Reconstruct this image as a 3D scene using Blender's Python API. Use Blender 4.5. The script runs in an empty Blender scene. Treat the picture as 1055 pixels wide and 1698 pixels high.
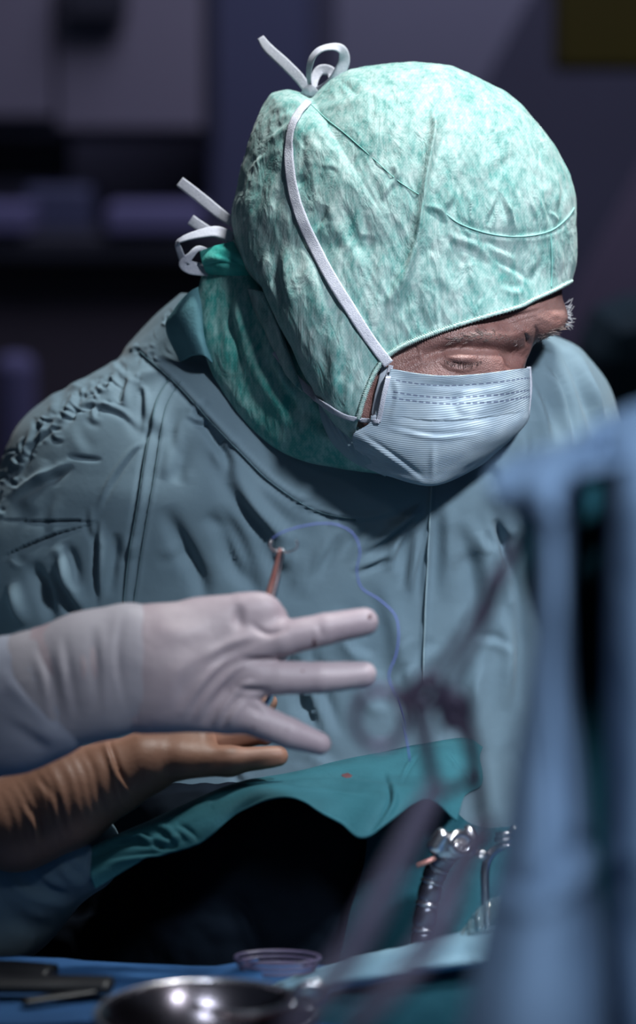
import bpy, math, random
import numpy as np
from mathutils import Vector, Matrix
from mathutils.bvhtree import BVHTree
random.seed(5)
RNG = np.random.RandomState(7)
PI = math.pi
scene = bpy.context.scene

# ------------------------------------------------------------------ camera
F = 5060.0                      # focal length in pixels of the 1055 x 1698 frame
CAM = np.array([0.0, 0.0, 1.55])
PITCH = math.radians(8.0)
cd = bpy.data.cameras.new('camera'); cam = bpy.data.objects.new('camera', cd)
scene.collection.objects.link(cam); scene.camera = cam
cam.location = CAM; cam.rotation_euler = (PI/2 - PITCH, 0, 0)
cd.sensor_fit = 'VERTICAL'; cd.sensor_height = 36.0; cd.lens = F/1698.0*36.0
cd.clip_start = 0.05; cd.clip_end = 50
cd.dof.use_dof = True; cd.dof.focus_distance = 2.17; cd.dof.aperture_fstop = cd.lens/1000.0/0.034
Rr = np.array([1.0, 0, 0]); Ru = np.array([0, math.sin(PITCH), math.cos(PITCH)]); Rf = np.array([0, math.cos(PITCH), -math.sin(PITCH)])

# ------------------------------------------------------------------ world, lamps, exposure
w = bpy.data.worlds.new('room_ambience'); scene.world = w; w.use_nodes = True
w.node_tree.nodes['Background'].inputs[0].default_value = (0.30, 0.42, 0.62, 1)
w.node_tree.nodes['Background'].inputs[1].default_value = 0.085
scene.view_settings.view_transform = 'Standard'; scene.view_settings.look = 'None'
scene.view_settings.exposure = 0.0; scene.view_settings.gamma = 1.0
scene.view_settings.use_curve_mapping = False

def aim(o, target):
    d = Vector(target) - o.location
    o.rotation_euler = d.to_track_quat('-Z', 'Y').to_euler()
def area_light(name, loc, target, size, power, col, spread=180):
    l = bpy.data.lights.new(name, 'AREA'); l.shape = 'DISK'; l.size = size; l.energy = power; l.color = col
    l.spread = math.radians(spread)
    o = bpy.data.objects.new(name, l); scene.collection.objects.link(o); o.location = loc; aim(o, target)
    return o
area_light('surgical_lamp_light', (0.34, 2.16, 2.75), (0.10, 2.24, 1.40), 0.22, 4.1, (0.97, 1.0, 0.98), 60)
area_light('side_lamp_light', (0.75, 1.0, 2.4), (0.17, 2.2, 1.04), 0.18, 2.1, (0.84, 0.91, 1.0), 34)
area_light('drape_fill_light', (0.1, 0.3, 2.4), (0.25, 1.3, 1.35), 0.3, 1.5, (0.75, 0.87, 1.0), 32)  # added fill light without a visible source, brightens the foreground drape
area_light('background_fill_light', (0.3, 4.3, 3.1), (0.3, 5.6, 1.0), 1.2, 22.0, (0.78, 0.75, 1.0), 160)  # added area light, no fixture seen, lifts the tones of the background

# ------------------------------------------------------------------ helpers: points
def K(px, py, d):
    """camera-space metres of pixel (px, py) at depth d"""
    return np.array([(px-527.5)*d/F, (849-py)*d/F, d])
def KA(a):
    a = np.asarray(a, float)
    return np.stack([(a[..., 0]-527.5)*a[..., 2]/F, (849-a[..., 1])*a[..., 2]/F, a[..., 2]], -1)
def toW(c):
    c = np.asarray(c, float)
    return CAM + c[..., 0:1]*Rr + c[..., 1:2]*Ru + c[..., 2:3]*Rf
def W(px, py, d): return toW(K(px, py, d))
def toC(wp):
    q = np.asarray(wp, float) - CAM
    return np.stack([q@Rr, q@Ru, q@Rf], -1)
def pix(c):
    return c[..., 0]/c[..., 2]*F+527.5, 849-c[..., 1]/c[..., 2]*F
def onplane(px, py, z):
    dr = Rf + (px-527.5)/F*Rr + (849-py)/F*Ru
    return CAM + dr*((z-CAM[2])/dr[2])
S = 2.25/F                      # one pixel at the surgeon's head, in metres
D0 = 2.25
def cr(pts, n):
    """Catmull-Rom resample of rows of pts to n samples"""
    p = np.asarray(pts, float); m = len(p)
    t = np.linspace(0, m-1, n); i = np.clip(t.astype(int), 0, m-2); f = (t-i)
    f = f.reshape(f.shape+(1,)*(p.ndim-1))
    g = lambda k: p[np.clip(k, 0, m-1)]
    a = np.where((i-1 < 0).reshape(f.shape), 2*p[0]-p[1], g(i-1)); b = g(i); c = g(i+1)
    d = np.where((i+2 > m-1).reshape(f.shape), 2*p[-1]-p[-2], g(i+2))
    return 0.5*((2*b)+(-a+c)*f+(2*a-5*b+4*c-d)*f*f+(-a+3*b-3*c+d)*f**3)
def crgrid(g, nr, nc):
    g = np.asarray(g, float)
    a = cr(g, nr)
    return np.swapaxes(cr(np.swapaxes(a, 0, 1), nc), 0, 1)

# value noise
_L = RNG.rand(64, 64, 64).astype(np.float32)
def noise(p, s):
    q = np.asarray(p)*s + 100.0
    i = np.floor(q).astype(int); f = q-i; f = f*f*(3-2*f)
    r = 0
    for dx in (0, 1):
        for dy in (0, 1):
            for dz in (0, 1):
                wgt = (f[..., 0] if dx else 1-f[..., 0])*(f[..., 1] if dy else 1-f[..., 1])*(f[..., 2] if dz else 1-f[..., 2])
                r = r + wgt*_L[(i[..., 0]+dx) % 64, (i[..., 1]+dy) % 64, (i[..., 2]+dz) % 64]
    return r-0.5
def ridged(p, s): return 0.5-np.abs(noise(p, s))*2.0

# ------------------------------------------------------------------ helpers: objects
def setp(o, label=None, cat=None, group=None, kind=None):
    if label: o['label'] = label
    if cat: o['category'] = cat
    if group: o['group'] = group
    if kind: o['kind'] = kind
    return o
def mesh_obj(name, wv, faces, mat, parent=None, smooth=True, uv=None, origin=None):
    """wv: world vertices. Top-level things get their origin at their base"""
    wv = np.asarray(wv, float)
    if parent is not None: org = np.array(parent['_org'])
    elif origin is not None: org = np.array(origin, float)
    else: org = np.array([(wv[:, 0].min()+wv[:, 0].max())/2, (wv[:, 1].min()+wv[:, 1].max())/2, wv[:, 2].min()])
    me = bpy.data.meshes.new(name)
    fa = np.asarray(faces) if not isinstance(faces, list) else faces
    if isinstance(fa, np.ndarray):
        n, k = fa.shape
        me.vertices.add(len(wv)); me.vertices.foreach_set('co', (wv-org).astype(np.float32).ravel())
        me.loops.add(n*k); me.loops.foreach_set('vertex_index', fa.astype(np.int32).ravel())
        me.polygons.add(n); me.polygons.foreach_set('loop_start', np.arange(0, n*k, k, dtype=np.int32))
        me.update(calc_edges=True); me.validate()
    else:
        me.from_pydata([tuple(v) for v in (wv-org)], [], [tuple(f) for f in faces]); me.update()
    if uv is not None:
        l = me.uv_layers.new(name='UVMap')
        vi = np.zeros(len(me.loops), np.int32); me.loops.foreach_get('vertex_index', vi)
        l.data.foreach_set('uv', np.asarray(uv, np.float32)[vi].ravel())
    if smooth: me.polygons.foreach_set('use_smooth', np.ones(len(me.polygons), bool))
    me.materials.append(mat)
    o = bpy.data.objects.new(name, me); scene.collection.objects.link(o)
    o['_org'] = [float(x) for x in org]
    if parent is not None: o.parent = parent
    else: o.location = org
    return o
def empty(name, loc):
    o = bpy.data.objects.new(name, None); scene.collection.objects.link(o); o.location = loc
    o['_org'] = [float(x) for x in loc]; o.empty_display_size = 0.05
    return o
def solid(o, t, off=-1):
    m = o.modifiers.new('thickness', 'SOLIDIFY'); m.thickness = t; m.offset = off; m.use_even_offset = False; return o
def subsurf(o, n=1):
    m = o.modifiers.new('smooth', 'SUBSURF'); m.levels = n; m.render_levels = n; return o
def bevel(o, wd, seg=2):
    m = o.modifiers.new('bevel', 'BEVEL'); m.width = wd; m.segments = seg; m.limit_method = 'ANGLE'; return o
def gridfaces(nr, nc, wrap_c=False):
    r = np.arange(nr-1)[:, None]; c = np.arange(nc if wrap_c else nc-1)[None, :]
    c2 = (c+1) % nc
    a = r*nc+c; b = r*nc+c2; d = (r+1)*nc+c; e = (r+1)*nc+c2
    return np.stack([a, d, e, b], -1).reshape(-1, 4)
def gnormals(g):
    du = np.gradient(g, axis=1); dv = np.gradient(g, axis=0)
    n = np.cross(du, dv); n /= (np.linalg.norm(n, axis=-1, keepdims=True)+1e-12)
    n[n[..., 2] > 0] *= 1
    return n
def mnormals(v, f):
    n = np.zeros_like(v); q = f
    fn = np.cross(v[q[:, 2]]-v[q[:, 0]], v[q[:, -1]]-v[q[:, 1]])
    for k in range(q.shape[1]): np.add.at(n, q[:, k], fn)
    return n/(np.linalg.norm(n, axis=-1, keepdims=True)+1e-12)
def strokes(c, nrm, lst, s=S, facing=True):
    """real creases: each stroke (points, width, amplitude, kind) pushes the surface along its normal"""
    px, py = pix(c); out = np.zeros(c.shape[:-1])
    for st in lst:
        pts, wd, amp = st[0], st[1], st[2]; kind = st[3] if len(st) > 3 else 'r'
        P2 = cr(np.array(pts, float), max(2, (len(pts)-1)*5+1))
        x0, x1 = P2[:, 0].min()-4*wd, P2[:, 0].max()+4*wd; y0, y1 = P2[:, 1].min()-4*wd, P2[:, 1].max()+4*wd
        m = (px > x0) & (px < x1) & (py > y0) & (py < y1)
        if not m.any(): continue
        X, Y = px[m], py[m]; best = np.full(X.shape, 1e9); bt = np.zeros(X.shape); bs = np.zeros(X.shape)
        L = len(P2)-1
        for k in range(L):
            a, b = P2[k], P2[k+1]; ab = b-a; l2 = ab@ab+1e-9
            t = np.clip(((X-a[0])*ab[0]+(Y-a[1])*ab[1])/l2, 0, 1)
            dx = X-(a[0]+t*ab[0]); dy = Y-(a[1]+t*ab[1]); d = np.hypot(dx, dy)
            sg = np.sign(ab[0]*dy-ab[1]*dx); up = d < best
            best[up] = d[up]; bt[up] = (k+t[up])/L; bs[up] = sg[up]
        tp = np.sin(np.clip(bt, 0, 1)*PI)**(0.45 if len(pts) > 4 else 1.1)
        q = best/wd
        if kind == 'r': v = np.exp(-q*q)
        elif kind == 's': v = bs*q*np.exp(-q*q*0.6)*1.2              # one lip up, one down
        elif kind == 'f': v = np.where(bs > 0, np.exp(-q*0.9), -0.0)*1.0  # tucked fold, sharp edge
        elif kind == 'c': v = np.exp(-q*1.6)                         # sharp crease
        out[m] += v*tp*amp*s
    if facing:
        fz = np.clip(-nrm[..., 2]*3+0.3, 0, 1); out = out*fz
    return c+nrm*out[..., None]
def orient(n, c):
    """flip grid normals to point to the camera side on average"""
    return n if (n*(-c/np.linalg.norm(c, axis=-1, keepdims=True))).sum(-1).mean() > 0 else -n

# signed distance helpers ------------------------------------------------
def rcone(P, a, b, ra, rb):
    a = np.asarray(a, np.float32); b = np.asarray(b, np.float32); ab = b-a
    t = np.clip(((P-a)@ab)/float(ab@ab+1e-12), 0, 1)
    return np.linalg.norm(P-(a+t[..., None]*ab), axis=-1)-(ra+(rb-ra)*t)
def ell(P, c, r):
    q = (P-np.asarray(c, np.float32))/np.asarray(r, np.float32)
    k = np.linalg.norm(q, axis=-1); return (k-1)*min(r)
def smin(a, b, k):
    h = np.clip(0.5+0.5*(b-a)/k, 0, 1); return b+(a-b)*h-k*h*(1-h)
def smooth_union(P, lst, k):
    r = None
    for f in lst:
        d = f(P); r = d if r is None else smin(r, d, k)
    return r
def surface_nets(f, lo, hi, h):
    lo = np.asarray(lo, float); hi = np.asarray(hi, float)
    n = np.ceil((hi-lo)/h).astype(int)+1
    ax = [lo[i]+np.arange(n[i])*h for i in range(3)]
    Fv = np.empty(tuple(n), np.float32)
    for i in range(n[0]):
        P = np.empty((n[1], n[2], 3), np.float32)
        P[..., 0] = ax[0][i]; P[..., 1] = ax[1][:, None]; P[..., 2] = ax[2][None, :]
        Fv[i] = f(P)
    s = Fv < 0
    cs = [s[dx:n[0]-1+dx, dy:n[1]-1+dy, dz:n[2]-1+dz] for dx in (0, 1) for dy in (0, 1) for dz in (0, 1)]
    allv = np.logical_and.reduce(cs); anyv = np.logical_or.reduce(cs); act = anyv & ~allv
    idx = np.argwhere(act); vid = -np.ones(act.shape, np.int64); vid[act] = np.arange(len(idx))
    acc = np.zeros((len(idx), 3)); cnt = np.zeros(len(idx))
    co = [(0, 0, 0), (1, 0, 0), (0, 1, 0), (0, 0, 1), (1, 1, 0), (1, 0, 1), (0, 1, 1), (1, 1, 1)]
    for a in co:
        for d in range(3):
            if a[d]: continue
            b = list(a); b[d] = 1
            fa = Fv[idx[:, 0]+a[0], idx[:, 1]+a[1], idx[:, 2]+a[2]]; fb = Fv[idx[:, 0]+b[0], idx[:, 1]+b[1], idx[:, 2]+b[2]]
            m = (fa < 0) != (fb < 0); t = np.where(m, fa/(fa-fb+1e-20), 0)
            p = np.array(a, float)[None, :].repeat(len(idx), 0); p[:, d] += t
            acc[m] += p[m]; cnt[m] += 1
    v = lo+(idx+acc/cnt[:, None])*h
    faces = []
    for d in range(3):
        e1, e2 = [(1, 2), (2, 0), (0, 1)][d]
        sl0 = [slice(None)]*3; sl1 = [slice(None)]*3; sl0[d] = slice(0, -1); sl1[d] = slice(1, None)
        A = s[tuple(sl0)]; B = s[tuple(sl1)]; ch = np.argwhere(A != B)
        ok = (ch[:, e1] > 0) & (ch[:, e2] > 0) & (ch[:, e1] < n[e1]-1) & (ch[:, e2] < n[e2]-1)
        ch = ch[ok]; flip = A[ch[:, 0], ch[:, 1], ch[:, 2]]
        o1 = np.zeros(3, int); o1[e1] = 1; o2 = np.zeros(3, int); o2[e2] = 1
        g = lambda q: vid[q[:, 0], q[:, 1], q[:, 2]]
        q = np.stack([g(ch-o1-o2), g(ch-o2), g(ch), g(ch-o1)], -1)
        q[~flip] = q[~flip][:, ::-1]
        faces.append(q)
    return v, np.concatenate(faces)
def relax(v, f, it=2):
    for _ in range(it):
        a = np.zeros_like(v); c = np.zeros(len(v))
        for k in range(4):
            i, j = f[:, k], f[:, (k+1) % 4]
            np.add.at(a, i, v[j]); np.add.at(c, i, 1); np.add.at(a, j, v[i]); np.add.at(c, j, 1)
        v = v*0.5+0.5*a/c[:, None]
    return v

# simple solids ----------------------------------------------------------
def box(lo, hi):
    v = [(x, y, z) for x in (lo[0], hi[0]) for y in (lo[1], hi[1]) for z in (lo[2], hi[2])]
    return np.array(v, float), [(0, 1, 3, 2), (4, 6, 7, 5), (0, 4, 5, 1), (2, 3, 7, 6), (0, 2, 6, 4), (1, 5, 7, 3)]
def tube(path, rad, seg=12, closed=False, flat=1.0, up=None):
    p = np.asarray(path, float); n = len(p); rad = np.broadcast_to(np.asarray(rad, float), (n,))
    T = np.gradient(p, axis=0)
    if closed: T = np.roll(p, -1, 0)-np.roll(p, 1, 0)
    T /= np.linalg.norm(T, axis=1, keepdims=True)+1e-12
    nrm = np.array(up if up is not None else (0, -1, 0.01), float); out = []
    for i in range(n):
        nrm = nrm-T[i]*(nrm@T[i]); nrm /= np.linalg.norm(nrm)+1e-12
        b = np.cross(T[i], nrm)
        a = np.linspace(0, 2*PI, seg, endpoint=False)
        out.append(p[i]+rad[i]*(np.cos(a)[:, None]*nrm*flat+np.sin(a)[:, None]*b))
    v = np.concatenate(out); f = [tuple(q) for q in gridfaces(n, seg, True)]
    if closed:
        f += [((n-1)*seg+k, k, (k+1) % seg, (n-1)*seg+(k+1) % seg) for k in range(seg)]
    else:
        f += [tuple(range(seg)), tuple((n-1)*seg+k for k in reversed(range(seg)))]
    return v, f
def ribbon(path, nrms, width, thick):
    """flat tape of real thickness; path Nx3 world, nrms Nx3"""
    p = np.asarray(path, float); nr = np.asarray(nrms, float); n = len(p); width = np.broadcast_to(np.asarray(width, float), (n,))
    T = np.gradient(p, axis=0); T /= np.linalg.norm(T, axis=1, keepdims=True)+1e-12
    B = np.cross(T, nr); B /= np.linalg.norm(B, axis=1, keepdims=True)+1e-12; N = np.cross(B, T)
    m = 7; sec = []
    for k in range(m):
        u = (k/(m-1)-0.5)*2
        sec.append((u*0.5, 0.5-0.25*u*u*0.5))
    sec += [(-x, -y) for x, y in sec]
    v = np.concatenate([[p[i]+B[i]*a*width[i]+N[i]*b*thick for a, b in sec] for i in range(n)])
    k = len(sec); f = [tuple(q) for q in gridfaces(n, k, True)]+[tuple(range(k)), tuple((n-1)*k+j for j in reversed(range(k)))]
    return v, f
def joinm(parts):
    V, Fc, o = [], [], 0
    for v, f in parts:
        v = np.asarray(v); V.append(v); Fc += [tuple(int(i)+o for i in q) for q in f]; o += len(v)
    return np.concatenate(V), Fc
def lathe(prof, c, seg=64):
    v = []; f = []
    for r, z in prof:
        for k in range(seg):
            a = 2*PI*k/seg; v.append((c[0]+r*math.cos(a), c[1]+r*math.sin(a), c[2]+z))
    n = len(prof)
    f = [tuple(q) for q in gridfaces(n, seg, True)]
    return np.array(v), f

# ------------------------------------------------------------------ materials
def newmat(name):
    m = bpy.data.materials.new(name); m.use_nodes = True
    return m, m.node_tree, m.node_tree.nodes['Principled BSDF']
def node(nt, t, **kw):
    n = nt.nodes.new(t)
    for k, v in kw.items(): setattr(n, k, v)
    return n
def mat(name, c1, c2=None, rough=0.8, metal=0.0, scale=40, bump=0.0, bscale=400, stretch=(1, 1, 1), rot=(0, 0, 0), sheen=0.0,
        spec=0.3, det=4, lo=0.35, hi=0.65, trans=0.0, alpha=1.0, coat=0.0, sss=0.0, weave=0.0):
    m, nt, b = newmat(name)
    tc = node(nt, 'ShaderNodeTexCoord'); mp = node(nt, 'ShaderNodeMapping')
    nt.links.new(tc.outputs['Object'], mp.inputs[0]); mp.inputs['Scale'].default_value = stretch; mp.inputs['Rotation'].default_value = rot
    nz = node(nt, 'ShaderNodeTexNoise'); nz.inputs['Scale'].default_value = scale; nz.inputs['Detail'].default_value = det
    nt.links.new(mp.outputs[0], nz.inputs['Vector'])
    rp = node(nt, 'ShaderNodeValToRGB'); rp.color_ramp.elements[0].position = lo; rp.color_ramp.elements[1].position = hi
    rp.color_ramp.elements[0].color = (*c1, 1); rp.color_ramp.elements[1].color = (*(c2 or c1), 1)
    nt.links.new(nz.outputs[0], rp.inputs[0]); nt.links.new(rp.outputs[0], b.inputs['Base Color'])
    b.inputs['Roughness'].default_value = rough; b.inputs['Metallic'].default_value = metal
    b.inputs['Specular IOR Level'].default_value = spec
    if sheen: b.inputs['Sheen Weight'].default_value = sheen; b.inputs['Sheen Roughness'].default_value = 0.5
    if coat: b.inputs['Coat Weight'].default_value = coat; b.inputs['Coat Roughness'].default_value = 0.25
    if sss: b.inputs['Subsurface Weight'].default_value = sss; b.inputs['Subsurface Radius'].default_value = (0.01, 0.004, 0.002)
    if trans: b.inputs['Transmission Weight'].default_value = trans
    if bump:
        bn = node(nt, 'ShaderNodeTexNoise'); bn.inputs['Scale'].default_value = bscale; bn.inputs['Detail'].default_value = 6
        nt.links.new(tc.outputs['Object'], bn.inputs['Vector'])
        bp = node(nt, 'ShaderNodeBump'); bp.inputs['Strength'].default_value = bump; bp.inputs['Distance'].default_value = 0.002
        nt.links.new(bn.outputs[0], bp.inputs['Height']); nt.links.new(bp.outputs[0], b.inputs['Normal'])
    return m
def cap_mat(name, deep, pale, lo, hi, rot=0.5):
    """non-woven teal fabric printed with small pale dashes, cloudy fibres"""
    m, nt, b = newmat(name)
    tc = node(nt, 'ShaderNodeTexCoord'); mp = node(nt, 'ShaderNodeMapping')
    mp.inputs['Rotation'].default_value = (0, rot, 0); mp.inputs['Scale'].default_value = (1.0, 0.7, 0.42)
    nt.links.new(tc.outputs['Object'], mp.inputs[0])
    n1 = node(nt, 'ShaderNodeTexNoise'); n1.inputs['Scale'].default_value = 330; n1.inputs['Detail'].default_value = 2
    n2 = node(nt, 'ShaderNodeTexNoise'); n2.inputs['Scale'].default_value = 75; n2.inputs['Detail'].default_value = 3
    for n in (n1, n2): nt.links.new(mp.outputs[0], n.inputs['Vector'])
    # printed dashes: brick texture in the fabric's own coordinates
    mp2 = node(nt, 'ShaderNodeMapping'); mp2.inputs['Rotation'].default_value = (PI/2, 0, 0.9)
    nt.links.new(tc.outputs['Object'], mp2.inputs[0])
    br = node(nt, 'ShaderNodeTexBrick'); br.inputs['Scale'].default_value = 150; br.inputs['Mortar Size'].default_value = 0.16
    br.inputs['Mortar Smooth'].default_value = 1.0; br.inputs['Color1'].default_value = (1, 1, 1, 1); br.inputs['Color2'].default_value = (0.8, 0.8, 0.8, 1)
    br.inputs['Mortar'].default_value = (0, 0, 0, 1)
    nt.links.new(mp2.outputs[0], br.inputs['Vector'])
    def math_(op, a, b_, c=None):
        q = node(nt, 'ShaderNodeMath', operation=op)
        for k, x in enumerate((a, b_, c)):
            if x is None: continue
            if hasattr(x, 'links'): nt.links.new(x, q.inputs[k])
            else: q.inputs[k].default_value = x
        return q.outputs[0]
    s = math_('MULTIPLY_ADD', n2.outputs[0], 0.55, math_('MULTIPLY', n1.outputs[0], 0.45))
    s = math_('MULTIPLY_ADD', br.outputs['Color'], 0.075, s)
    rp = node(nt, 'ShaderNodeValToRGB'); rp.color_ramp.elements[0].position = lo; rp.color_ramp.elements[1].position = hi
    rp.color_ramp.elements[0].color = (*deep, 1); rp.color_ramp.elements[1].color = (*pale, 1)
    nt.links.new(s, rp.inputs[0]); nt.links.new(rp.outputs[0], b.inputs['Base Color'])
    b.inputs['Roughness'].default_value = 0.62; b.inputs['Specular IOR Level'].default_value = 0.35
    b.inputs['Sheen Weight'].default_value = 0.15
    n3 = node(nt, 'ShaderNodeTexNoise'); n3.inputs['Scale'].default_value = 900; n3.inputs['Detail'].default_value = 3
    nt.links.new(mp.outputs[0], n3.inputs['Vector'])
    n4 = node(nt, 'ShaderNodeTexNoise'); n4.inputs['Scale'].default_value = 75; n4.inputs['Detail'].default_value = 4; n4.inputs['Distortion'].default_value = 1.2
    nt.links.new(mp.outputs[0], n4.inputs['Vector'])
    h = math_('MULTIPLY_ADD', n3.outputs[0], 0.10, n4.outputs[0])
    bp = node(nt, 'ShaderNodeBump'); bp.inputs['Strength'].default_value = 0.55; bp.inputs['Distance'].default_value = 0.004
    nt.links.new(h, bp.inputs['Height']); nt.links.new(bp.outputs[0], b.inputs['Normal'])
    return m
CAPM = cap_mat('cap_fabric', (0.075, 0.28, 0.26), (0.42, 0.55, 0.53), 0.33, 0.68)
FLAPM = cap_mat('hood_fabric', (0.05, 0.34, 0.30), (0.36, 0.60, 0.56), 0.42, 0.70)
HEMM = mat('pale_overlock', (0.30, 0.50, 0.46), (0.52, 0.64, 0.60), bump=0.5, scale=600)
TAPE = mat('tie_tape', (0.50, 0.51, 0.60), (0.60, 0.61, 0.68), bump=0.4, bscale=1500, scale=700)
SKIN = None
GOWN = mat('gown_fabric', (0.125, 0.19, 0.235), (0.145, 0.215, 0.26), rough=0.75, scale=14, bump=0.25, bscale=60, spec=0.25, sheen=0.1)
SCRUB = mat('scrub_fabric', (0.10, 0.24, 0.28), (0.12, 0.28, 0.32), bump=0.2)
GLOVE = mat('pale_latex', (0.30, 0.235, 0.26), (0.37, 0.305, 0.325), rough=0.5, scale=22, bump=0.15, bscale=180, spec=0.4, sss=0.0)
CUFFM = mat('pale_latex_cuff', (0.30, 0.275, 0.305), (0.34, 0.315, 0.345), rough=0.55, scale=30, bump=0.2, bscale=90)
TANG = mat('tan_latex', (0.21, 0.105, 0.072), (0.26, 0.135, 0.092), rough=0.5, scale=25, bump=0.2, bscale=120)
SLEEVE2 = mat('blue_sleeve', (0.24, 0.25, 0.31), (0.28, 0.29, 0.35), rough=0.8, scale=20, bump=0.3, bscale=70)
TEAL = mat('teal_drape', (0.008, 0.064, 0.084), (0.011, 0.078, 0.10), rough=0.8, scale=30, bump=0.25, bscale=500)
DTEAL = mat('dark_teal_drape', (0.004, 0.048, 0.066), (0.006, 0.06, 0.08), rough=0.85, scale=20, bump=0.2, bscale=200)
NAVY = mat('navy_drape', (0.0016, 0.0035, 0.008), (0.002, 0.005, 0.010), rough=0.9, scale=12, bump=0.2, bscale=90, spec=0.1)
BLUE = mat('blue_table_cover', (0.012, 0.055, 0.15), (0.016, 0.07, 0.18), rough=0.8, scale=18, bump=0.2, bscale=200)
FBLUE = mat('foreground_drape', (0.155, 0.235, 0.36), (0.175, 0.26, 0.39), rough=0.75, scale=12, bump=0.1, bscale=100)
PALEB = mat('pale_blue_sheet', (0.13, 0.235, 0.31), (0.16, 0.27, 0.34), rough=0.7, scale=16, bump=0.15, bscale=150)
STEEL = mat('brushed_steel', (0.55, 0.53, 0.56), (0.68, 0.66, 0.68), rough=0.25, metal=1.0, scale=60)
DSTEEL = mat('dull_plum_steel', (0.045, 0.036, 0.062), (0.075, 0.058, 0.09), rough=0.35, metal=0.3, scale=40)
BRASS = mat('bloodied_steel', (0.40, 0.16, 0.14), (0.55, 0.28, 0.24), rough=0.4, metal=0.5, scale=90)
ARMSTEEL = mat('dark_steel', (0.14, 0.15, 0.18), (0.2, 0.21, 0.25), rough=0.28, metal=1.0, scale=60)
BOWLSTEEL = mat('bowl_steel', (0.16, 0.14, 0.155), (0.22, 0.19, 0.21), rough=0.22, metal=1.0, scale=40)
BLACK = mat('black_rubber', (0.006, 0.006, 0.008), (0.012, 0.012, 0.014), rough=0.4)
THREAD = mat('suture_violet', (0.10, 0.13, 0.42), (0.14, 0.18, 0.5), rough=0.5)
BLOOD = mat('dried_blood', (0.055, 0.015, 0.02), (0.09, 0.025, 0.03), rough=0.5)

# mask: fine ribbing and rows of ultrasonic weld dashes, drawn in the sheet's own UV
def mask_mat():
    m, nt, b = newmat('mask_fabric')
    uv = node(nt, 'ShaderNodeUVMap'); sp = node(nt, 'ShaderNodeSeparateXYZ'); nt.links.new(uv.outputs[0], sp.inputs[0])
    U, V = sp.outputs[0], sp.outputs[1]
    def M_(op, a, b_=None, c=None):
        q = node(nt, 'ShaderNodeMath', operation=op)
        for k, x in enumerate((a, b_, c)):
            if x is None: continue
            if hasattr(x, 'links'): nt.links.new(x, q.inputs[k])
            else: q.inputs[k].default_value = x
        return q.outputs[0]
    def row(v0):
        a = M_('LESS_THAN', M_('ABSOLUTE', M_('SUBTRACT', V, v0)), 0.0058)
        d = M_('GREATER_THAN', M_('FRACT', M_('MULTIPLY', U, 36.0)), 0.34)
        return M_('MULTIPLY', a, d)
    s = M_('MAXIMUM', row(0.085), M_('MAXIMUM', row(0.175), row(0.215)))
    u_in = M_('MULTIPLY', M_('GREATER_THAN', U, 0.035), M_('LESS_THAN', U, 0.80))
    s = M_('MULTIPLY', s, u_in)
    rib = M_('SINE', M_('MULTIPLY', M_('ADD', V, M_('MULTIPLY', U, 0.22)), 420.0))
    n = node(nt, 'ShaderNodeTexNoise'); n.inputs['Scale'].default_value = 9; nt.links.new(uv.outputs[0], n.inputs['Vector'])
    rp = node(nt, 'ShaderNodeValToRGB'); rp.color_ramp.elements[0].color = (0.34, 0.43, 0.51, 1); rp.color_ramp.elements[1].color = (0.42, 0.51, 0.58, 1)
    rp.color_ramp.elements[0].position = 0.4; rp.color_ramp.elements[1].position = 0.6
    nt.links.new(n.outputs[0], rp.inputs[0])
    mx = node(nt, 'ShaderNodeMix', data_type='RGBA'); nt.links.new(s, mx.inputs[0]); nt.links.new(rp.outputs[0], mx.inputs[6]); mx.inputs[7].default_value = (0.17, 0.21, 0.30, 1)
    nt.links.new(mx.outputs[2], b.inputs['Base Color']); b.inputs['Roughness'].default_value = 0.7; b.inputs['Specular IOR Level'].default_value = 0.3
    h = M_('SUBTRACT', M_('MULTIPLY', rib, 0.12), M_('MULTIPLY', s, 0.8))
    bp = node(nt, 'ShaderNodeBump'); bp.inputs['Strength'].default_value = 0.6; bp.inputs['Distance'].default_value = 0.0012
    nt.links.new(h, bp.inputs['Height']); nt.links.new(bp.outputs[0], b.inputs['Normal'])
    return m
MASKM = mask_mat()
def skin_mat():
    m, nt, b = newmat('skin')
    tc = node(nt, 'ShaderNodeTexCoord')
    n = node(nt, 'ShaderNodeTexNoise'); n.inputs['Scale'].default_value = 45; n.inputs['Detail'].default_value = 5; nt.links.new(tc.outputs['Object'], n.inputs['Vector'])
    rp = node(nt, 'ShaderNodeValToRGB'); rp.color_ramp.elements[0].color = (0.20, 0.095, 0.085, 1); rp.color_ramp.elements[1].color = (0.31, 0.17, 0.15, 1)
    rp.color_ramp.elements[0].position = 0.35; rp.color_ramp.elements[1].position = 0.65
    nt.links.new(n.outputs[0], rp.inputs[0]); nt.links.new(rp.outputs[0], b.inputs['Base Color'])
    b.inputs['Roughness'].default_value = 0.48; b.inputs['Subsurface Weight'].default_value = 0.12; b.inputs['Subsurface Radius'].default_value = (0.006, 0.0025, 0.0015)
    v = node(nt, 'ShaderNodeTexVoronoi'); v.inputs['Scale'].default_value = 900; nt.links.new(tc.outputs['Object'], v.inputs['Vector'])
    n2 = node(nt, 'ShaderNodeTexNoise'); n2.inputs['Scale'].default_value = 300; nt.links.new(tc.outputs['Object'], n2.inputs['Vector'])
    mm = node(nt, 'ShaderNodeMath', operation='ADD'); nt.links.new(v.outputs[0], mm.inputs[0]); nt.links.new(n2.outputs[0], mm.inputs[1])
    bp = node(nt, 'ShaderNodeBump'); bp.inputs['Strength'].default_value = 0.35; bp.inputs['Distance'].default_value = 0.001
    nt.links.new(mm.outputs[0], bp.inputs['Height']); nt.links.new(bp.outputs[0], b.inputs['Normal'])
    return m
SKIN = skin_mat()

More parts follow.
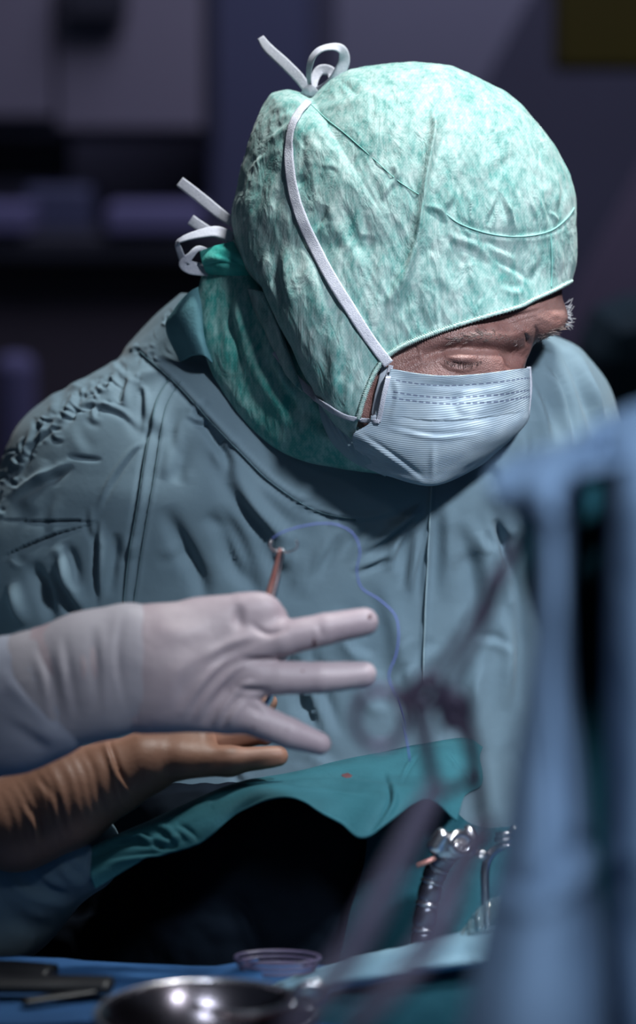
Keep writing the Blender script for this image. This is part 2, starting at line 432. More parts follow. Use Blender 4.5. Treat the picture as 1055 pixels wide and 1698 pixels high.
#@@SETTING
# ------------------------------------------------------------------ setting
def wbox(name, lo, hi, m, parent=None, bev=0.0, origin=None):
    v, f = box(lo, hi); o = mesh_obj(name, v, f, m, parent, smooth=False, origin=origin)
    if bev: bevel(o, bev)
    return o
WALL = mat('wall_paint', (0.052, 0.055, 0.085), (0.060, 0.064, 0.10), scale=2)
FLOORM = mat('floor_vinyl', (0.05, 0.06, 0.07), (0.07, 0.08, 0.09), rough=0.4, scale=3)
setp(wbox('wall_back', (-2.5, 6.0, 0), (2.5, 6.12, 3.0), WALL), kind='structure')
setp(wbox('wall_left', (-2.62, 0.4, 0), (-2.5, 6.12, 3.0), WALL), kind='structure')
setp(wbox('wall_right', (2.5, 0.4, 0), (2.62, 6.12, 3.0), WALL), kind='structure')
setp(wbox('floor', (-2.5, 0.4, -0.1), (2.5, 6.0, 0), FLOORM), kind='structure')
GREYP = mat('grey_panel', (0.16, 0.155, 0.20), (0.17, 0.165, 0.21), scale=3, rough=0.5)
DARKP = mat('dark_panel', (0.022, 0.024, 0.036), (0.027, 0.03, 0.042), scale=3, rough=0.5)
BLUEP = mat('blue_grey_panel', (0.055, 0.065, 0.12), (0.06, 0.07, 0.13), scale=3, rough=0.5)
VIOLP = mat('violet_panel', (0.13, 0.13, 0.25), (0.145, 0.145, 0.28), scale=3, rough=0.5)
YELP = mat('yellow_panel', (0.045, 0.038, 0.003), (0.06, 0.05, 0.003), scale=3)
DGREEN = mat('dark_green_cloth', (0.010, 0.035, 0.045), (0.014, 0.045, 0.055), scale=3)
def ybox(px0, py0, px1, py1, y, dep):
    """box whose near face spans the pixels at world distance y"""
    def at(px, py):
        dr = Rf+(px-527.5)/F*Rr+(849-py)/F*Ru; return CAM+dr*(y/dr[1])
    a = at(px0, py1); b = at(px1, py0)
    return (a[0], y, a[2]), (b[0], y+dep, b[2])
# wall cupboard at the left: body, pale door, dark shelf below it
lo, hi = ybox(-120, -60, 345, 232, 5.2, 0.45)
cb = empty('wall_cabinet', ((lo[0]+hi[0])/2, 5.4, lo[2])); setp(cb, 'blurred pale grey wall cabinet behind the surgeon at upper left', 'cabinet')
wbox('body', lo, hi, DARKP, cb, 0.01)
l2, h2 = ybox(95, -60, 335, 215, 5.18, 0.02); wbox('door', l2, h2, GREYP, cb, 0.005)
l2, h2 = ybox(-110, -60, 85, 195, 5.18, 0.02); wbox('door', l2, h2, GREYP, cb, 0.005)
l2, h2 = ybox(110, -60, 210, 28, 5.13, 0.04); wbox('label_holder', l2, h2, DARKP, cb, 0.004)
lo, hi = ybox(-160, 385, 420, 1500, 5.0, 0.6); lo = (lo[0], lo[1], 0.0)
ct = empty('counter', ((lo[0]+hi[0])/2, 5.3, 0)); setp(ct, 'blurred dark counter with pale front edge behind the left shoulder', 'counter')
ct_z = hi[2]
wbox('body', lo, (hi[0], hi[1], hi[2]-0.05), mat('counter_front', (0.062, 0.055, 0.072), (0.07, 0.062, 0.08), scale=2), ct, 0.01)
wbox('worktop', (lo[0], lo[1]-0.05, hi[2]-0.05), hi, DARKP, ct, 0.01)
for x0, x1, y0, lab in ((-70, 45, 396, 'blurred pale violet tray on the counter at the left edge'), (175, 335, 372, 'blurred pale violet tray on the counter, nearest to the nape ties')):
    lo, hi = ybox(x0, y0, x1, y0+44, 4.94, 0.2); lo = (lo[0], lo[1], ct_z); hi = (hi[0], hi[1], ct_z+0.045)
    setp(wbox('instrument_tray', lo, hi, VIOLP, None, 0.006), lab, 'tray')
lo, hi = ybox(40, 310, 150, 386, 5.15, 0.2)
setp(wbox('storage_box', lo, hi, BLUEP, None, 0.01), 'blurred blue grey box standing on the counter at left', 'box')
lo, hi = ybox(-40, 190, 110, 300, 5.3, 0.1)
setp(wbox('wall_monitor', lo, hi, DARKP, None, 0.01), 'blurred dark monitor below the pale cabinet at left', 'monitor')
lo, hi = ybox(5, 590, 55, 1700, 4.7, 0.06); lo = (lo[0], lo[1], 0.0)
setp(wbox('stand_pole', lo, hi, VIOLP, None, 0.02), 'blurred violet upright pole left of the shoulder', 'pole')
lo, hi = ybox(350, -80, 520, 1700, 5.6, 0.15); lo = (lo[0], lo[1], 0.0)
setp(wbox('supply_column', lo, hi, BLUEP, None, 0.02), 'blurred blue grey upright supply column behind the cap knot', 'column')
# diagonal boom arm upper right
def prism(pxpts, y, dep, name, m, parent=None):
    fr = []
    for (px, py) in pxpts:
        dr = Rf+(px-527.5)/F*Rr+(849-py)/F*Ru; fr.append(CAM+dr*(y/dr[1]))
    fr = np.array(fr); bk = fr+np.array([0, dep, 0]); n = len(fr)
    f = [tuple(range(n)), tuple(range(2*n-1, n-1, -1))]+[(i, i+n, (i+1) % n+n, (i+1) % n) for i in range(n)]
    return mesh_obj(name, np.concatenate([fr, bk]), f, m, parent, smooth=False)
GREYB = mat('grey_blue_sheet', (0.14, 0.145, 0.20), (0.155, 0.16, 0.215), scale=2)
setp(prism([(560, -80), (920, -80), (800, 140), (740, 230), (560, 300)], 5.0, 0.06, 'lamp_head', GREYB), 'blurred grey blue lamp head above and behind the cap', 'lamp')
setp(prism([(1130, 170), (1130, 620), (900, 900), (780, 1050), (700, 1000), (950, 500)], 5.1, 0.08, 'boom_arm', mat('violet_grey', (0.105, 0.09, 0.135), (0.115, 0.10, 0.15), scale=2)),
     'blurred violet grey boom arm sloping down at right behind the head', 'boom arm')
lo, hi = ybox(925, -60, 1130, 118, 4.6, 0.12)
setp(wbox('sharps_bin', lo, hi, YELP, None, 0.01), 'blurred dark yellow bin in the upper right corner', 'bin')
lo, hi = ybox(985, 520, 1200, 1700, 3.6, 0.4); lo = (lo[0], lo[1], 0.0)
setp(wbox('covered_trolley', lo, hi, DGREEN, None, 0.06), 'blurred dark green covered trolley beyond the far shoulder at right', 'trolley')
#@@SURGEON
# ------------------------------------------------------------------ surgeon: body (head, neck, torso, forearm) is the top-level mesh
def inpoly(x, y, P):
    r = np.zeros(x.shape, bool); j = len(P)-1
    for i in range(len(P)):
        xi, yi = P[i]; xj, yj = P[j]
        c = ((yi > y) != (yj > y)) & (x < (xj-xi)*(y-yi)/(yj-yi+1e-12)+xi)
        r ^= c; j = i
    return r
def star(outline, centre, zf, zb, na, nb, pw=0.9):
    """closed blob whose outline is the given loop (px, py, dz); returns camera-space grid (nb, na, 3) wrapped in a"""
    o = np.array(outline, float); cx, cy = centre
    ang = np.arctan2(o[:, 1]-cy, o[:, 0]-cx); r = np.hypot(o[:, 1]-cy, o[:, 0]-cx)
    k = np.argsort(ang); ang, r, z = ang[k], r[k], o[k, 2]
    ang = np.concatenate([ang[-3:]-2*PI, ang, ang[:3]+2*PI]); r = np.concatenate([r[-3:], r, r[:3]]); z = np.concatenate([z[-3:], z, z[:3]])
    a = np.linspace(-PI, PI, na, endpoint=False)
    R = np.interp(a, ang, r); Z = np.interp(a, ang, z)
    kr = np.exp(-np.linspace(-2, 2, 7)**2); kr /= kr.sum()
    sm = lambda x, n: x if n == 0 else sm(sum(kr[j]*np.roll(x, j-3) for j in range(7)), n-1)
    R = sm(R, 2); Z = sm(Z, 40)
    b = np.linspace(0, PI, nb)
    sb = np.sin(b)[:, None]**pw; cb_ = np.cos(b)[:, None]
    X = cx+np.cos(a)[None]*R[None]*sb; Y = cy+np.sin(a)[None]*R[None]*sb
    dz = Z[None]*sb**2-np.where(cb_ > 0, zf, zb)*cb_
    return KA(np.stack([X+0*dz, Y+0*dz, D0+dz*S], -1))
HEM = [(950, 462), (948, 469), (920, 484), (885, 500), (860, 512), (805, 528), (750, 545), (715, 557), (680, 571), (658, 582), (640, 596), (627, 614), (615, 638), (604, 668), (596, 696), (588, 730)]
CAPO = [(383, 350, 0), (386, 335, 0), (395, 308, 0), (408, 258, 0), (420, 215, 0), (436, 178, 0), (450, 155, 0), (480, 150, 0), (505, 157, 0), (514, 164, 0), (528, 150, 0), (546, 134, 0), (575, 116, 0),
        (605, 109, 0), (640, 107, 0), (700, 107, 0), (745, 110, 0), (775, 122, 0), (805, 138, 0), (842, 156, 0), (875, 183, 0), (905, 217, 0), (928, 255, 0), (945, 290, 0), (955, 325, 0), (957, 370, 0), (957, 400, 0), (955, 435, 0),
        (948, 470, 0), (935, 540, -30), (900, 600, -70), (860, 660, -80), (800, 720, -80), (720, 760, -85), (640, 765, -100), (585, 735, -110),
        (545, 690, -125), (520, 640, -125), (482, 575, -115), (455, 520, -100), (432, 470, -75), (408, 440, -40), (392, 410, -10), (385, 380, 0)]
def hgrid():
    return star(CAPO, (665, 405), 205, 200, 900, 380)
cg = hgrid(); nb_, na_ = cg.shape[:2]
# close gaps of direction at the wrap for the normals
def wrapn(g):
    e = np.concatenate([g[:, -2:], g, g[:, :2]], 1); n = np.cross(np.gradient(e, axis=0), np.gradient(e, axis=1))
    n /= np.linalg.norm(n, axis=-1, keepdims=True)+1e-12; n = n[:, 2:-2]
    c = g.reshape(-1, 3).mean(0)
    if ((g-c)*n).sum(-1).mean() < 0: n = -n
    n[:3] = n[3]; n[-3:] = n[-4]
    return n
CS = [  # creases and folds of the cap (pixels, width, height, kind)
 # tall fold from brow seam up to the crown and down to the temple
 ([(728, 182), (718, 240), (706, 300), (700, 345), (692, 400), (672, 460), (655, 505)], 9, 9, 'r'),
 ([(724, 190), (716, 240), (706, 295), (700, 340), (690, 400), (676, 450), (660, 495)], 4, 5, 'r'), ([(742, 190), (736, 225), (722, 270), (714, 310)], 7, -4, 'r'),
 ([(700, 200), (700, 260), (690, 330), (672, 400), (650, 470)], 14, -2.5, 'r'),
 ([(716, 182), (720, 215), (712, 262)], 4, 5, 'r'),
 # brow seam gathers
 ([(826, 318), (818, 345), (805, 375)], 5, 5, 's'), ([(832, 318), (842, 350), (846, 386)], 4, -5, 's'),
 ([(845, 330), (842, 360), (838, 386)], 5, 4, 'r'), ([(884, 315), (897, 350), (905, 388)], 4, -5, 's'),
 ([(870, 300), (884, 340), (895, 375)], 5, 4, 'r'), ([(760, 300), (752, 330), (742, 352)], 6, 5, 's'), ([(775, 270), (764, 300), (750, 325)], 8, -4, 'r'),
 ([(925, 290), (930, 320), (925, 352)], 5, 4, 's'), ([(912, 350), (920, 360), (926, 368)], 3, 4, 'r'), ([(812, 388), (824, 350), (828, 322)], 3, 4, 'c'), ([(700, 345), (728, 352), (742, 372)], 5, -5, 's'),
 ([(835, 325), (846, 352), (858, 388)], 3, 4, 'c'), ([(866, 310), (872, 345), (874, 386)], 3, -3, 'c'), ([(884, 318), (893, 348), (902, 384)], 3, 4, 'c'), ([(905, 320), (908, 350), (916, 378)], 3, -3, 'c'), ([(786, 318), (780, 345), (784, 376)], 4, 3.5, 'c'), ([(760, 330), (756, 350), (762, 368)], 4, -3, 'c'),
 ([(735, 355), (770, 378), (815, 390), (850, 393), (895, 390), (930, 378), (952, 350)], 6, 2.0, 's'),
 # right edge long folds
 ([(830, 160), (870, 185), (905, 225), (930, 270), (945, 310)], 5, 5, 's'), ([(860, 175), (895, 200), (925, 245)], 4, -4, 'r'),
 # radiating from the knot
 ([(514, 172), (540, 195), (575, 222), (620, 262), (660, 300), (700, 326)], 3, -0.4, 's'),
 ([(512, 175), (505, 215), (500, 260), (505, 320)], 7, -3, 'r'), ([(520, 175), (560, 168), (610, 150), (650, 140)], 8, 4, 's'),
 ([(505, 172), (475, 178), (450, 190)], 5, 4, 's'), ([(500, 180), (470, 210), (440, 232)], 6, -4, 's'), ([(560, 130), (580, 145), (600, 160)], 6, -4, 'r'),
 ([(590, 255), (584, 270), (574, 285)], 3, -4, 'c'), ([(645, 275), (655, 290), (648, 310)], 6, -4, 's'), ([(665, 285), (650, 310), (630, 340)], 5, 4, 's'),
 ([(690, 220), (675, 260), (665, 300)], 8, 3, 's'), ([(640, 210), (628, 250), (612, 290)], 9, 3, 's'),
 # side wrinkles behind the tie
 ([(540, 340), (532, 360), (520, 385)], 6, -7, 'r'), ([(505, 290), (497, 300), (493, 310)], 5, -4, 'r'), ([(470, 300), (455, 330), (450, 380)], 9, 3, 's'), ([(440, 240), (425, 300), (415, 360)], 12, 3, 's'),
 ([(475, 400), (465, 440), (470, 480), (490, 530)], 9, -5, 's'), ([(500, 400), (520, 440), (535, 490), (545, 550)], 12, 4, 's'), ([(450, 420), (448, 450), (462, 500)], 8, 5, 's'),
 ([(560, 330), (572, 380), (600, 430), (612, 480)], 10, 4, 's'), ([(600, 340), (610, 390), (618, 440)], 9, -4, 'r'), ([(640, 420), (632, 470), (620, 530), (612, 570)], 11, 4, 'r'),
 ([(668, 445), (655, 480), (640, 510)], 6, 7, 'r'), ([(680, 470), (672, 500), (660, 530)], 8, -4, 'r'), ([(695, 450), (700, 500), (720, 540)], 12, -3, 's'),
 ([(575, 520), (570, 570), (560, 620), (565, 660)], 9, 4, 's'), ([(590, 600), (582, 640), (578, 680)], 5, 4, 's'), ([(530, 560), (535, 600), (545, 650)], 10, -4, 'r'), ([(555, 480), (560, 520), (555, 560)], 7, -3, 'r'),
 # forehead band wrinkles
 ([(740, 385), (755, 400), (790, 415), (815, 440)], 7, -4, 's'), ([(800, 400), (830, 415), (860, 430)], 6, 3, 's'), ([(815, 430), (850, 450), (885, 475)], 5, 3, 's'), ([(750, 400), (740, 440), (745, 480)], 9, 4, 's'),
 ([(780, 420), (775, 460), (790, 500)], 8, -3, 's'), ([(830, 470), (850, 480), (870, 478)], 6, 3, 's'), ([(900, 410), (890, 440), (870, 465)], 7, 3, 's'), ([(913, 395), (915, 430), (914, 474)], 3, -3, 's'), ([(925, 400), (935, 430), (930, 460)], 6, 3, 's'), ([(728, 470), (727, 510), (730, 545)], 4, 3, 's'),
 ([(860, 230), (840, 260), (815, 280), (800, 310)], 10, 3, 's'), ([(880, 270), (905, 300), (900, 320)], 8, -4, 's'), ([(780, 200), (800, 240), (790, 280)], 14, 2.5, 's'),
]
for _ in range(70):                       # small random crumple wrinkles of the paper-like fabric
    x, y = RNG.uniform(400, 940), RNG.uniform(150, 680); a = RNG.normal(2.0, 0.5); l = RNG.uniform(14, 45)
    CS.append(([(x, y), (x+math.cos(a+0.2)*l*0.5, y+math.sin(a+0.2)*l*0.5), (x+math.cos(a)*l, y+math.sin(a)*l)], RNG.uniform(3, 7), RNG.uniform(-2.0, 2.0), 's'))
n = wrapn(cg)
low = noise(cg, 28)*1.0+noise(cg, 60)*0.5
q = cg.copy(); ca, sa = math.cos(0.45), math.sin(0.45)
q2 = np.stack([(q[..., 0]*ca+q[..., 1]*sa), (-q[..., 0]*sa+q[..., 1]*ca)*0.35, q[..., 2]], -1)
cg2 = cg+n*((low*5+ridged(q2, 95)*2.2+ridged(q2, 190)*1.1)*S)[..., None]
capg = strokes(cg2, n, CS, facing=True)
HEADG = cg                                  # smooth reference

# ---- head: same form a little smaller, with the face's own profile and relief
FO = list(CAPO)
FO = [p for p in FO if not (p[0] > 560 and p[1] > 465)]
FO += [(946, 470, 0), (941, 492, -8), (943, 512, -14), (946, 530, -20), (936, 546, -30), (912, 560, -42), (890, 571, -54), (880, 582, -62), (874, 596, -70), (872, 612, -75), (869, 650, -80), (864, 690, -80), (850, 706, -80), (840, 730, -80), (800, 770, -80), (720, 790, -80), (640, 775, -90), (585, 735, -100)]
fg = star([(x, y, z) for x, y, z in FO], (665, 405), 205, 190, 900, 380)
c_ = K(665, 405, D0)
fn = wrapn(fg); 
FS = [  # face relief
 ([(690, 572), (740, 560), (800, 552), (850, 552), (885, 556)], 16, 9, 'r'),          # brow ridge
 ([(880, 560), (915, 545), (938, 530)], 11, 6, 'r'),                                   # far brow
 ([(700, 592), (740, 580), (790, 577), (835, 580), (868, 585)], 9, -14, 'r'),          # socket under the brow
 ([(835, 600), (855, 596), (868, 600)], 16, -16, 'r'),                                 # inner corner by the nose
 ([(735, 590), (765, 593), (795, 592)], 12, 9, 'r'),                                   # lowered lid
 ([(728, 584), (760, 587), (800, 582), (812, 576)], 3.0, -4, 'c'),                       # lid crease
 ([(733, 592), (750, 600), (770, 603), (796, 597)], 2.6, -5, 'c'),                     # lash line
 ([(730, 604), (765, 613), (800, 606)], 4, 3.5, 'r'), ([(725, 598), (742, 614), (775, 622)], 4, -3, 'c'),
 ([(880, 570), (876, 590), (872, 615)], 9, 6, 'r'),                                    # nose bridge
 ([(862, 545), (872, 560), (874, 575)], 4, -6, 'c'), ([(886, 538), (890, 550), (884, 566)], 4, -5, 'c'), ([(850, 530), (866, 545), (878, 548)], 8, 4, 'r'),   # frown
 ([(770, 545), (820, 530), (880, 515), (930, 500)], 4, -3, 's'), ([(800, 552), (850, 536), (900, 522)], 3, -2.5, 'c'),    # forehead lines
 ([(700, 590), (680, 600), (655, 610)], 4, -3, 'c'), ([(712, 598), (690, 612), (668, 622)], 4, -3, 'c'), ([(705, 585), (676, 588), (652, 596)], 4, -2.5, 's'),   # crow's feet
 ([(650, 610), (690, 622), (740, 626), (780, 628)], 14, 5, 'r'),                       # cheekbone
 ([(620, 620), (615, 650), (610, 690)], 12, -6, 'r'),
]
px_, py_ = pix(fg)
inset = np.full(px_.shape, -9.0)
hem = np.array(HEM)
hp = cr(hem, 120)
dd = np.min(np.hypot(px_[..., None]-hp[:, 0], py_[..., None]-hp[:, 1]), -1)
below = inpoly(px_, py_, HEM+[(575, 1000), (1200, 1000), (1200, 440), (960, 455)])
inset = np.where(below, -9+7*np.clip(dd/25-0.2, 0, 1), -9)
lowf = (noise(fg, 28)+noise(fg, 60)*0.5)*5*np.where(below, np.clip(1-dd/45, 0, 1), 1)
inset = np.where(below, -11+8*np.clip((dd-8)/30, 0, 1), -12-6*np.clip((dd-15)/30, 0, 1))+lowf
fgx = fg+fn*(inset*S)[..., None]
fgx = strokes(fgx, fn, FS)
fgx = fgx+fn*(noise(fgx, 220)*0.8*S)[..., None]
hv = fgx.reshape(-1, 3); hf = gridfaces(nb_, na_, True)

# ---- torso, legs and right forearm (inside the clothing), grown as one surface
zt = D0+0.13
def U(px, py, dz=0): return K(px, py, D0+dz*S)
def wc(x, y, z): return toC(np.array([x, y, z], float))
hipz = 0.92
pel = wc(0.0, 2.47, hipz)
knL, knR = wc(-0.11, 2.46, 0.5), wc(0.12, 2.46, 0.5); anL, anR = wc(-0.11, 2.50, 0.10), wc(0.13, 2.50, 0.10)
bodyf = [lambda P: rcone(P, U(545, 640, 60), U(500, 760, 230), 0.045, 0.065),
 lambda P: rcone(P, U(250, 800, 250), U(800, 800, 270), 0.075, 0.075),
 lambda P: rcone(P, U(500, 850, 270), pel, 0.095, 0.105),
 lambda P: rcone(P, U(520, 1000, 260), pel, 0.10, 0.11),
 lambda P: rcone(P, U(130, 870, 270), U(-170, 1080, 170), 0.045, 0.040), lambda P: rcone(P, U(-170, 1080, 170), U(-170, 1330, -40), 0.040, 0.038),
 lambda P: rcone(P, U(-170, 1330, -40), U(-20, 1450, -240), 0.038, 0.030), lambda P: rcone(P, U(-20, 1450, -240), U(60, 1352, -400), 0.030, 0.020),
 lambda P: rcone(P, U(60, 1352, -400), U(200, 1285, -402), 0.019, 0.013),
 lambda P: rcone(P, U(860, 830, 280), U(880, 1250, 350), 0.046, 0.04),
 lambda P: rcone(P, wc(-0.09, 2.47, 0.9), knL, 0.075, 0.055), lambda P: rcone(P, wc(0.09, 2.47, 0.9), knR, 0.075, 0.055),
 lambda P: rcone(P, knL, anL, 0.052, 0.04), lambda P: rcone(P, knR, anR, 0.052, 0.04),
 lambda P: rcone(P, wc(-0.11, 2.50, 0.06), wc(-0.12, 2.30, 0.035), 0.045, 0.03), lambda P: rcone(P, wc(0.13, 2.50, 0.06), wc(0.14, 2.30, 0.035), 0.045, 0.03)]
bv, bf = surface_nets(lambda P: smooth_union(P, bodyf, 0.03), (-0.45, -1.35, 1.9), (0.32, 0.16, 2.85), 0.009)
bv = relax(bv, bf, 1)
allv = toW(np.concatenate([hv, bv])); allf = np.concatenate([hf, bf+len(hv)])
surgeon = mesh_obj('person', allv, allf, SKIN, origin=(0.0, 2.45, 0.0))
setp(surgeon, 'person in green surgical hood, white face mask and gown, head bowed over the operating table', 'person')

# ---- the hood: crown (cut open around the face), neck flap, seams, overlock edge
cpx, cpy = pix(capg); cpx0, cpy0 = pix(cg)
quad = gridfaces(nb_, na_, True)
poly = np.array(HEM+[(575, 1000), (1200, 1000), (1200, 440), (960, 455)])
cut = inpoly(cpx.ravel(), cpy.ravel(), cr(poly[:16], 150).tolist()+poly[16:].tolist())
keep = ~cut[quad].any(1)
cap = mesh_obj('hood', toW(capg.reshape(-1, 3)), quad[keep], CAPM, surgeon)
cap['label'] = 'pale green tied surgical hood'
capbvh = BVHTree.FromPolygons([Vector(v) for v in toW(cg2.reshape(-1, 3))[:]], [tuple(int(i) for i in f) for f in quad[:]])
def hit(px, py, bvh=None, lift=0.0):
    d = Rf+(px-527.5)/F*Rr+(849-py)/F*Ru; d = d/np.linalg.norm(d)
    r = (bvh or capbvh).ray_cast(Vector(CAM), Vector(d))
    if r[0] is None: return None
    nn = np.array(r[1]); nn = nn if nn@d < 0 else -nn
    return np.array(r[0])+nn*lift, nn
def on(pts, nsmp, bvh=None, lift=0.0):
    P2 = cr(np.array(pts, float), nsmp); p, nn = [], []
    for x, y in P2:
        h = hit(x, y, bvh, lift)
        if h is not None: p.append(h[0]); nn.append(h[1])
    p, nn = np.array(p), np.array(nn)
    for _ in range(3):
        nn[1:-1] = (nn[:-2]+nn[1:-1]+nn[2:])/3; p[1:-1] = (p[:-2]+2*p[1:-1]+p[2:])/4
    return p, nn/np.linalg.norm(nn, axis=1, keepdims=True)
# overlock edge: a corded edge with slanting stitches
hpth, hn = on([(948, 466), (920, 481), (885, 497), (860, 509), (805, 525), (750, 542), (715, 554), (680, 568), (658, 579), (638, 594), (624, 613), (612, 638), (601, 668), (594, 694)], 260, lift=0.0)
parts = [tube(hpth, 3.4*S, 10)]
for i in range(2, len(hpth)-3, 2):
    T = hpth[i+1]-hpth[i-1]; T /= np.linalg.norm(T); B = np.cross(T, hn[i])
    o_ = hn[i]*3.0*S
    parts.append(tube([hpth[i]-B*4.6*S+o_*0.2, hpth[i]+o_*1.1, hpth[i+1]+B*4.6*S+o_*0.2], 0.75*S, 5))
v, f = joinm(parts); mesh_obj('overlock_edge', v, f, HEMM, cap)
for nm, pts, wd in [('crown_seam', [(514, 172), (540, 196), (575, 224), (620, 264), (660, 300), (700, 326)], 0.9),
               ('brow_seam', [(702, 338), (735, 352), (760, 370), (800, 385), (840, 392), (880, 391), (915, 382), (940, 362), (952, 345)], 1.5),
               ('front_seam', [(913, 388), (915, 430), (914, 476)], 1.5)]:
    p, nn = on(pts, 90, lift=0.6*S)
    v, f = tube(p, wd*S, 6); mesh_obj(nm, v, f, mat('seam_teal_'+nm, (0.20, 0.48, 0.44), (0.28, 0.54, 0.50)), cap)
# neck flap: outline over the shoulder, inner edge tucked under the crown
O = [(352, 418, 20), (332, 470, 20), (330, 520, 10), (342, 590, 0), (370, 648, -10), (412, 705, -25), (480, 752, -50), (550, 771, -70), (612, 779, -90), (690, 790, -100)]
I = [(405, 425, 10), (440, 470, -20), (462, 510, -50), (480, 560, -75), (500, 600, -90), (530, 640, -100), (565, 680, -110), (600, 700, -115), (650, 720, -120), (700, 740, -120)]
g = []
for k in range(5):
    t = k/4
    g.append([(o[0]*(1-t)+i[0]*t, o[1]*(1-t)+i[1]*t, o[2]*(1-t)+i[2]*t-30*math.sin(PI*t*0.9)) for o, i in zip(O, I)])
g.insert(0, [(o[0]+14, o[1]+6, o[2]+45) for o in O])
g = np.array(g, float); g[..., 2] = D0+g[..., 2]*S
fl = KA(crgrid(g, 110, 320))
fnm = gnormals(fl); fnm = orient(fnm, fl)
FLS = [([(385, 470), (378, 520), (392, 580), (400, 620)], 9, -9, 'r'), ([(400, 460), (396, 520), (405, 560)], 7, 6, 'r'), ([(425, 480), (428, 540), (450, 600), (470, 640)], 9, -7, 's'), ([(360, 470), (352, 530), (362, 590)], 10, 5, 's'),
 ([(410, 560), (440, 620), (470, 670), (500, 720)], 10, 6, 's'), ([(440, 590), (480, 650), (520, 700)], 8, -6, 's'), ([(450, 560), (465, 620), (490, 660)], 7, 5, 'r'), ([(380, 600), (410, 660), (450, 710)], 12, 4, 's'), ([(500, 680), (540, 720), (590, 740)], 8, 5, 's'), ([(490, 640), (540, 700), (600, 740)], 7, -5, 's')]
fl = fl+fnm*((noise(fl, 35)*4+noise(fl, 90)*1.5)*S)[..., None]
fl = strokes(fl, fnm, FLS)
flap = mesh_obj('neck_flap', toW(fl.reshape(-1, 3)), gridfaces(110, 320), FLAPM, cap); solid(flap, 0.0012, 0)
# gathered tail of the hood at the nape, held by the lower tie
def sheet(name, g, m, parent, nr=60, nc=60, th=0.0012, st=(), nz=2.0, dbase=D0, u=S, rel=True, uv=False, **kw):
    g = np.array(g, float)
    if rel: g[..., 2] = dbase+g[..., 2]*u
    c = KA(crgrid(g, nr, nc)); n = orient(gnormals(c), c)
    c = c+n*((noise(c, 40)*nz+noise(c, 110)*nz*0.4)*u)[..., None]
    c = strokes(c, n, st, u)
    uvs = None
    if uv: vv, uu = np.meshgrid(np.linspace(0, 1, nr), np.linspace(0, 1, nc), indexing='ij'); uvs = np.stack([uu, vv], -1).reshape(-1, 2)
    o = mesh_obj(name, toW(c.reshape(-1, 3)), gridfaces(nr, nc), m, parent, uv=uvs, **kw)
    if th: solid(o, th, 0)
    return o, c
tail = mat('hood_tail', (0.035, 0.40, 0.34), (0.10, 0.48, 0.42), scale=80, bump=0.3)
sheet('gathered_tail', [[(332, 417, 10), (362, 408, -10), (395, 402, -10), (425, 420, 0)], [(336, 436, -5), (362, 428, -35), (395, 430, -40), (430, 445, -20)], [(344, 455, 10), (370, 456, -20), (400, 458, -30), (438, 468, -20)]],
      tail, cap, 50, 60, st=[([(335, 440), (365, 436), (400, 442)], 3, -4, 'r'), ([(350, 415), (385, 425), (430, 455)], 5, -5, 's')])
sheet('nape_fold', [[(384, 395, 8), (395, 405, -40), (412, 425, -40)], [(392, 420, 5), (412, 436, -70), (432, 452, -60)], [(405, 445, 0), (428, 462, -90), (448, 478, -85)], [(425, 465, -20), (440, 482, -95), (452, 500, -95)]],
      CAPM, cap, 40, 40)
sheet('side_fold', [[(412, 478, -50), (430, 482, -95), (448, 490, -95)], [(425, 520, -60), (452, 530, -118), (466, 545, -110)], [(450, 570, -90), (475, 590, -128), (484, 600, -120)], [(475, 620, -110), (492, 640, -132), (502, 650, -130)]],
      CAPM, cap, 60, 40, st=[([(425, 490), (445, 530), (470, 590)], 5, 5, 's')])

# ---- mask
def C3(rows): return rows
mg = [
 [(648, 611, -176), (690, 619, -188), (735, 623, -192), (785, 621, -182), (835, 615, -150), (868, 611, -112), (877, 612, -70), (872, 616, 20), (850, 620, 90)],
 [(640, 640, -180), (688, 648, -196), (735, 652, -204), (785, 650, -196), (835, 645, -160), (869, 640, -116), (878, 640, -70), (873, 642, 20), (852, 645, 90)],
 [(630, 672, -176), (682, 682, -198), (735, 688, -208), (785, 688, -202), (832, 684, -166), (867, 678, -118), (877, 675, -70), (871, 678, 15), (850, 680, 85)],
 [(612, 702, -166), (668, 716, -192), (725, 726, -204), (780, 724, -198), (826, 718, -164), (860, 706, -118), (874, 697, -74), (866, 700, 10), (845, 702, 80)],
 [(585, 722, -150), (645, 745, -178), (705, 757, -190), (762, 755, -186), (808, 744, -154), (840, 730, -112), (852, 722, -74), (845, 722, 10), (830, 720, 80)],
 [(592, 752, -136), (648, 772, -158), (702, 784, -170), (750, 780, -166), (785, 768, -138), (812, 756, -104), (824, 748, -72), (815, 745, 0), (800, 740, 70)],
 [(613, 778, -124), (655, 792, -140), (695, 802, -150), (722, 804, -148), (750, 796, -128), (780, 780, -98), (798, 768, -70), (790, 760, 0), (780, 755, 60)],
 [(640, 776, -90), (670, 785, -100), (700, 790, -106), (722, 790, -104), (742, 782, -94), (762, 768, -78), (775, 758, -55), (770, 755, 0), (765, 750, 40)]]
MS = [([(690, 640), (760, 645), (860, 640)], 6, 3, 's'), ([(655, 690), (720, 697), (790, 694), (868, 682)], 5, -4, 'f'), ([(640, 706), (720, 722), (800, 716)], 4, 3, 's'),
      ([(590, 715), (630, 742), (670, 770), (710, 802)], 4, 3, 's'), ([(750, 668), (800, 664), (850, 668)], 9, 1.6, 'r'), ([(740, 684), (790, 690), (850, 678)], 7, -1.4, 'r'), ([(770, 650), (760, 670), (765, 690)], 8, -3, 's'),
      ([(650, 625), (655, 660), (642, 700)], 5, -2, 's'), ([(720, 730), (718, 765), (716, 800)], 5, 2.5, 'r')]
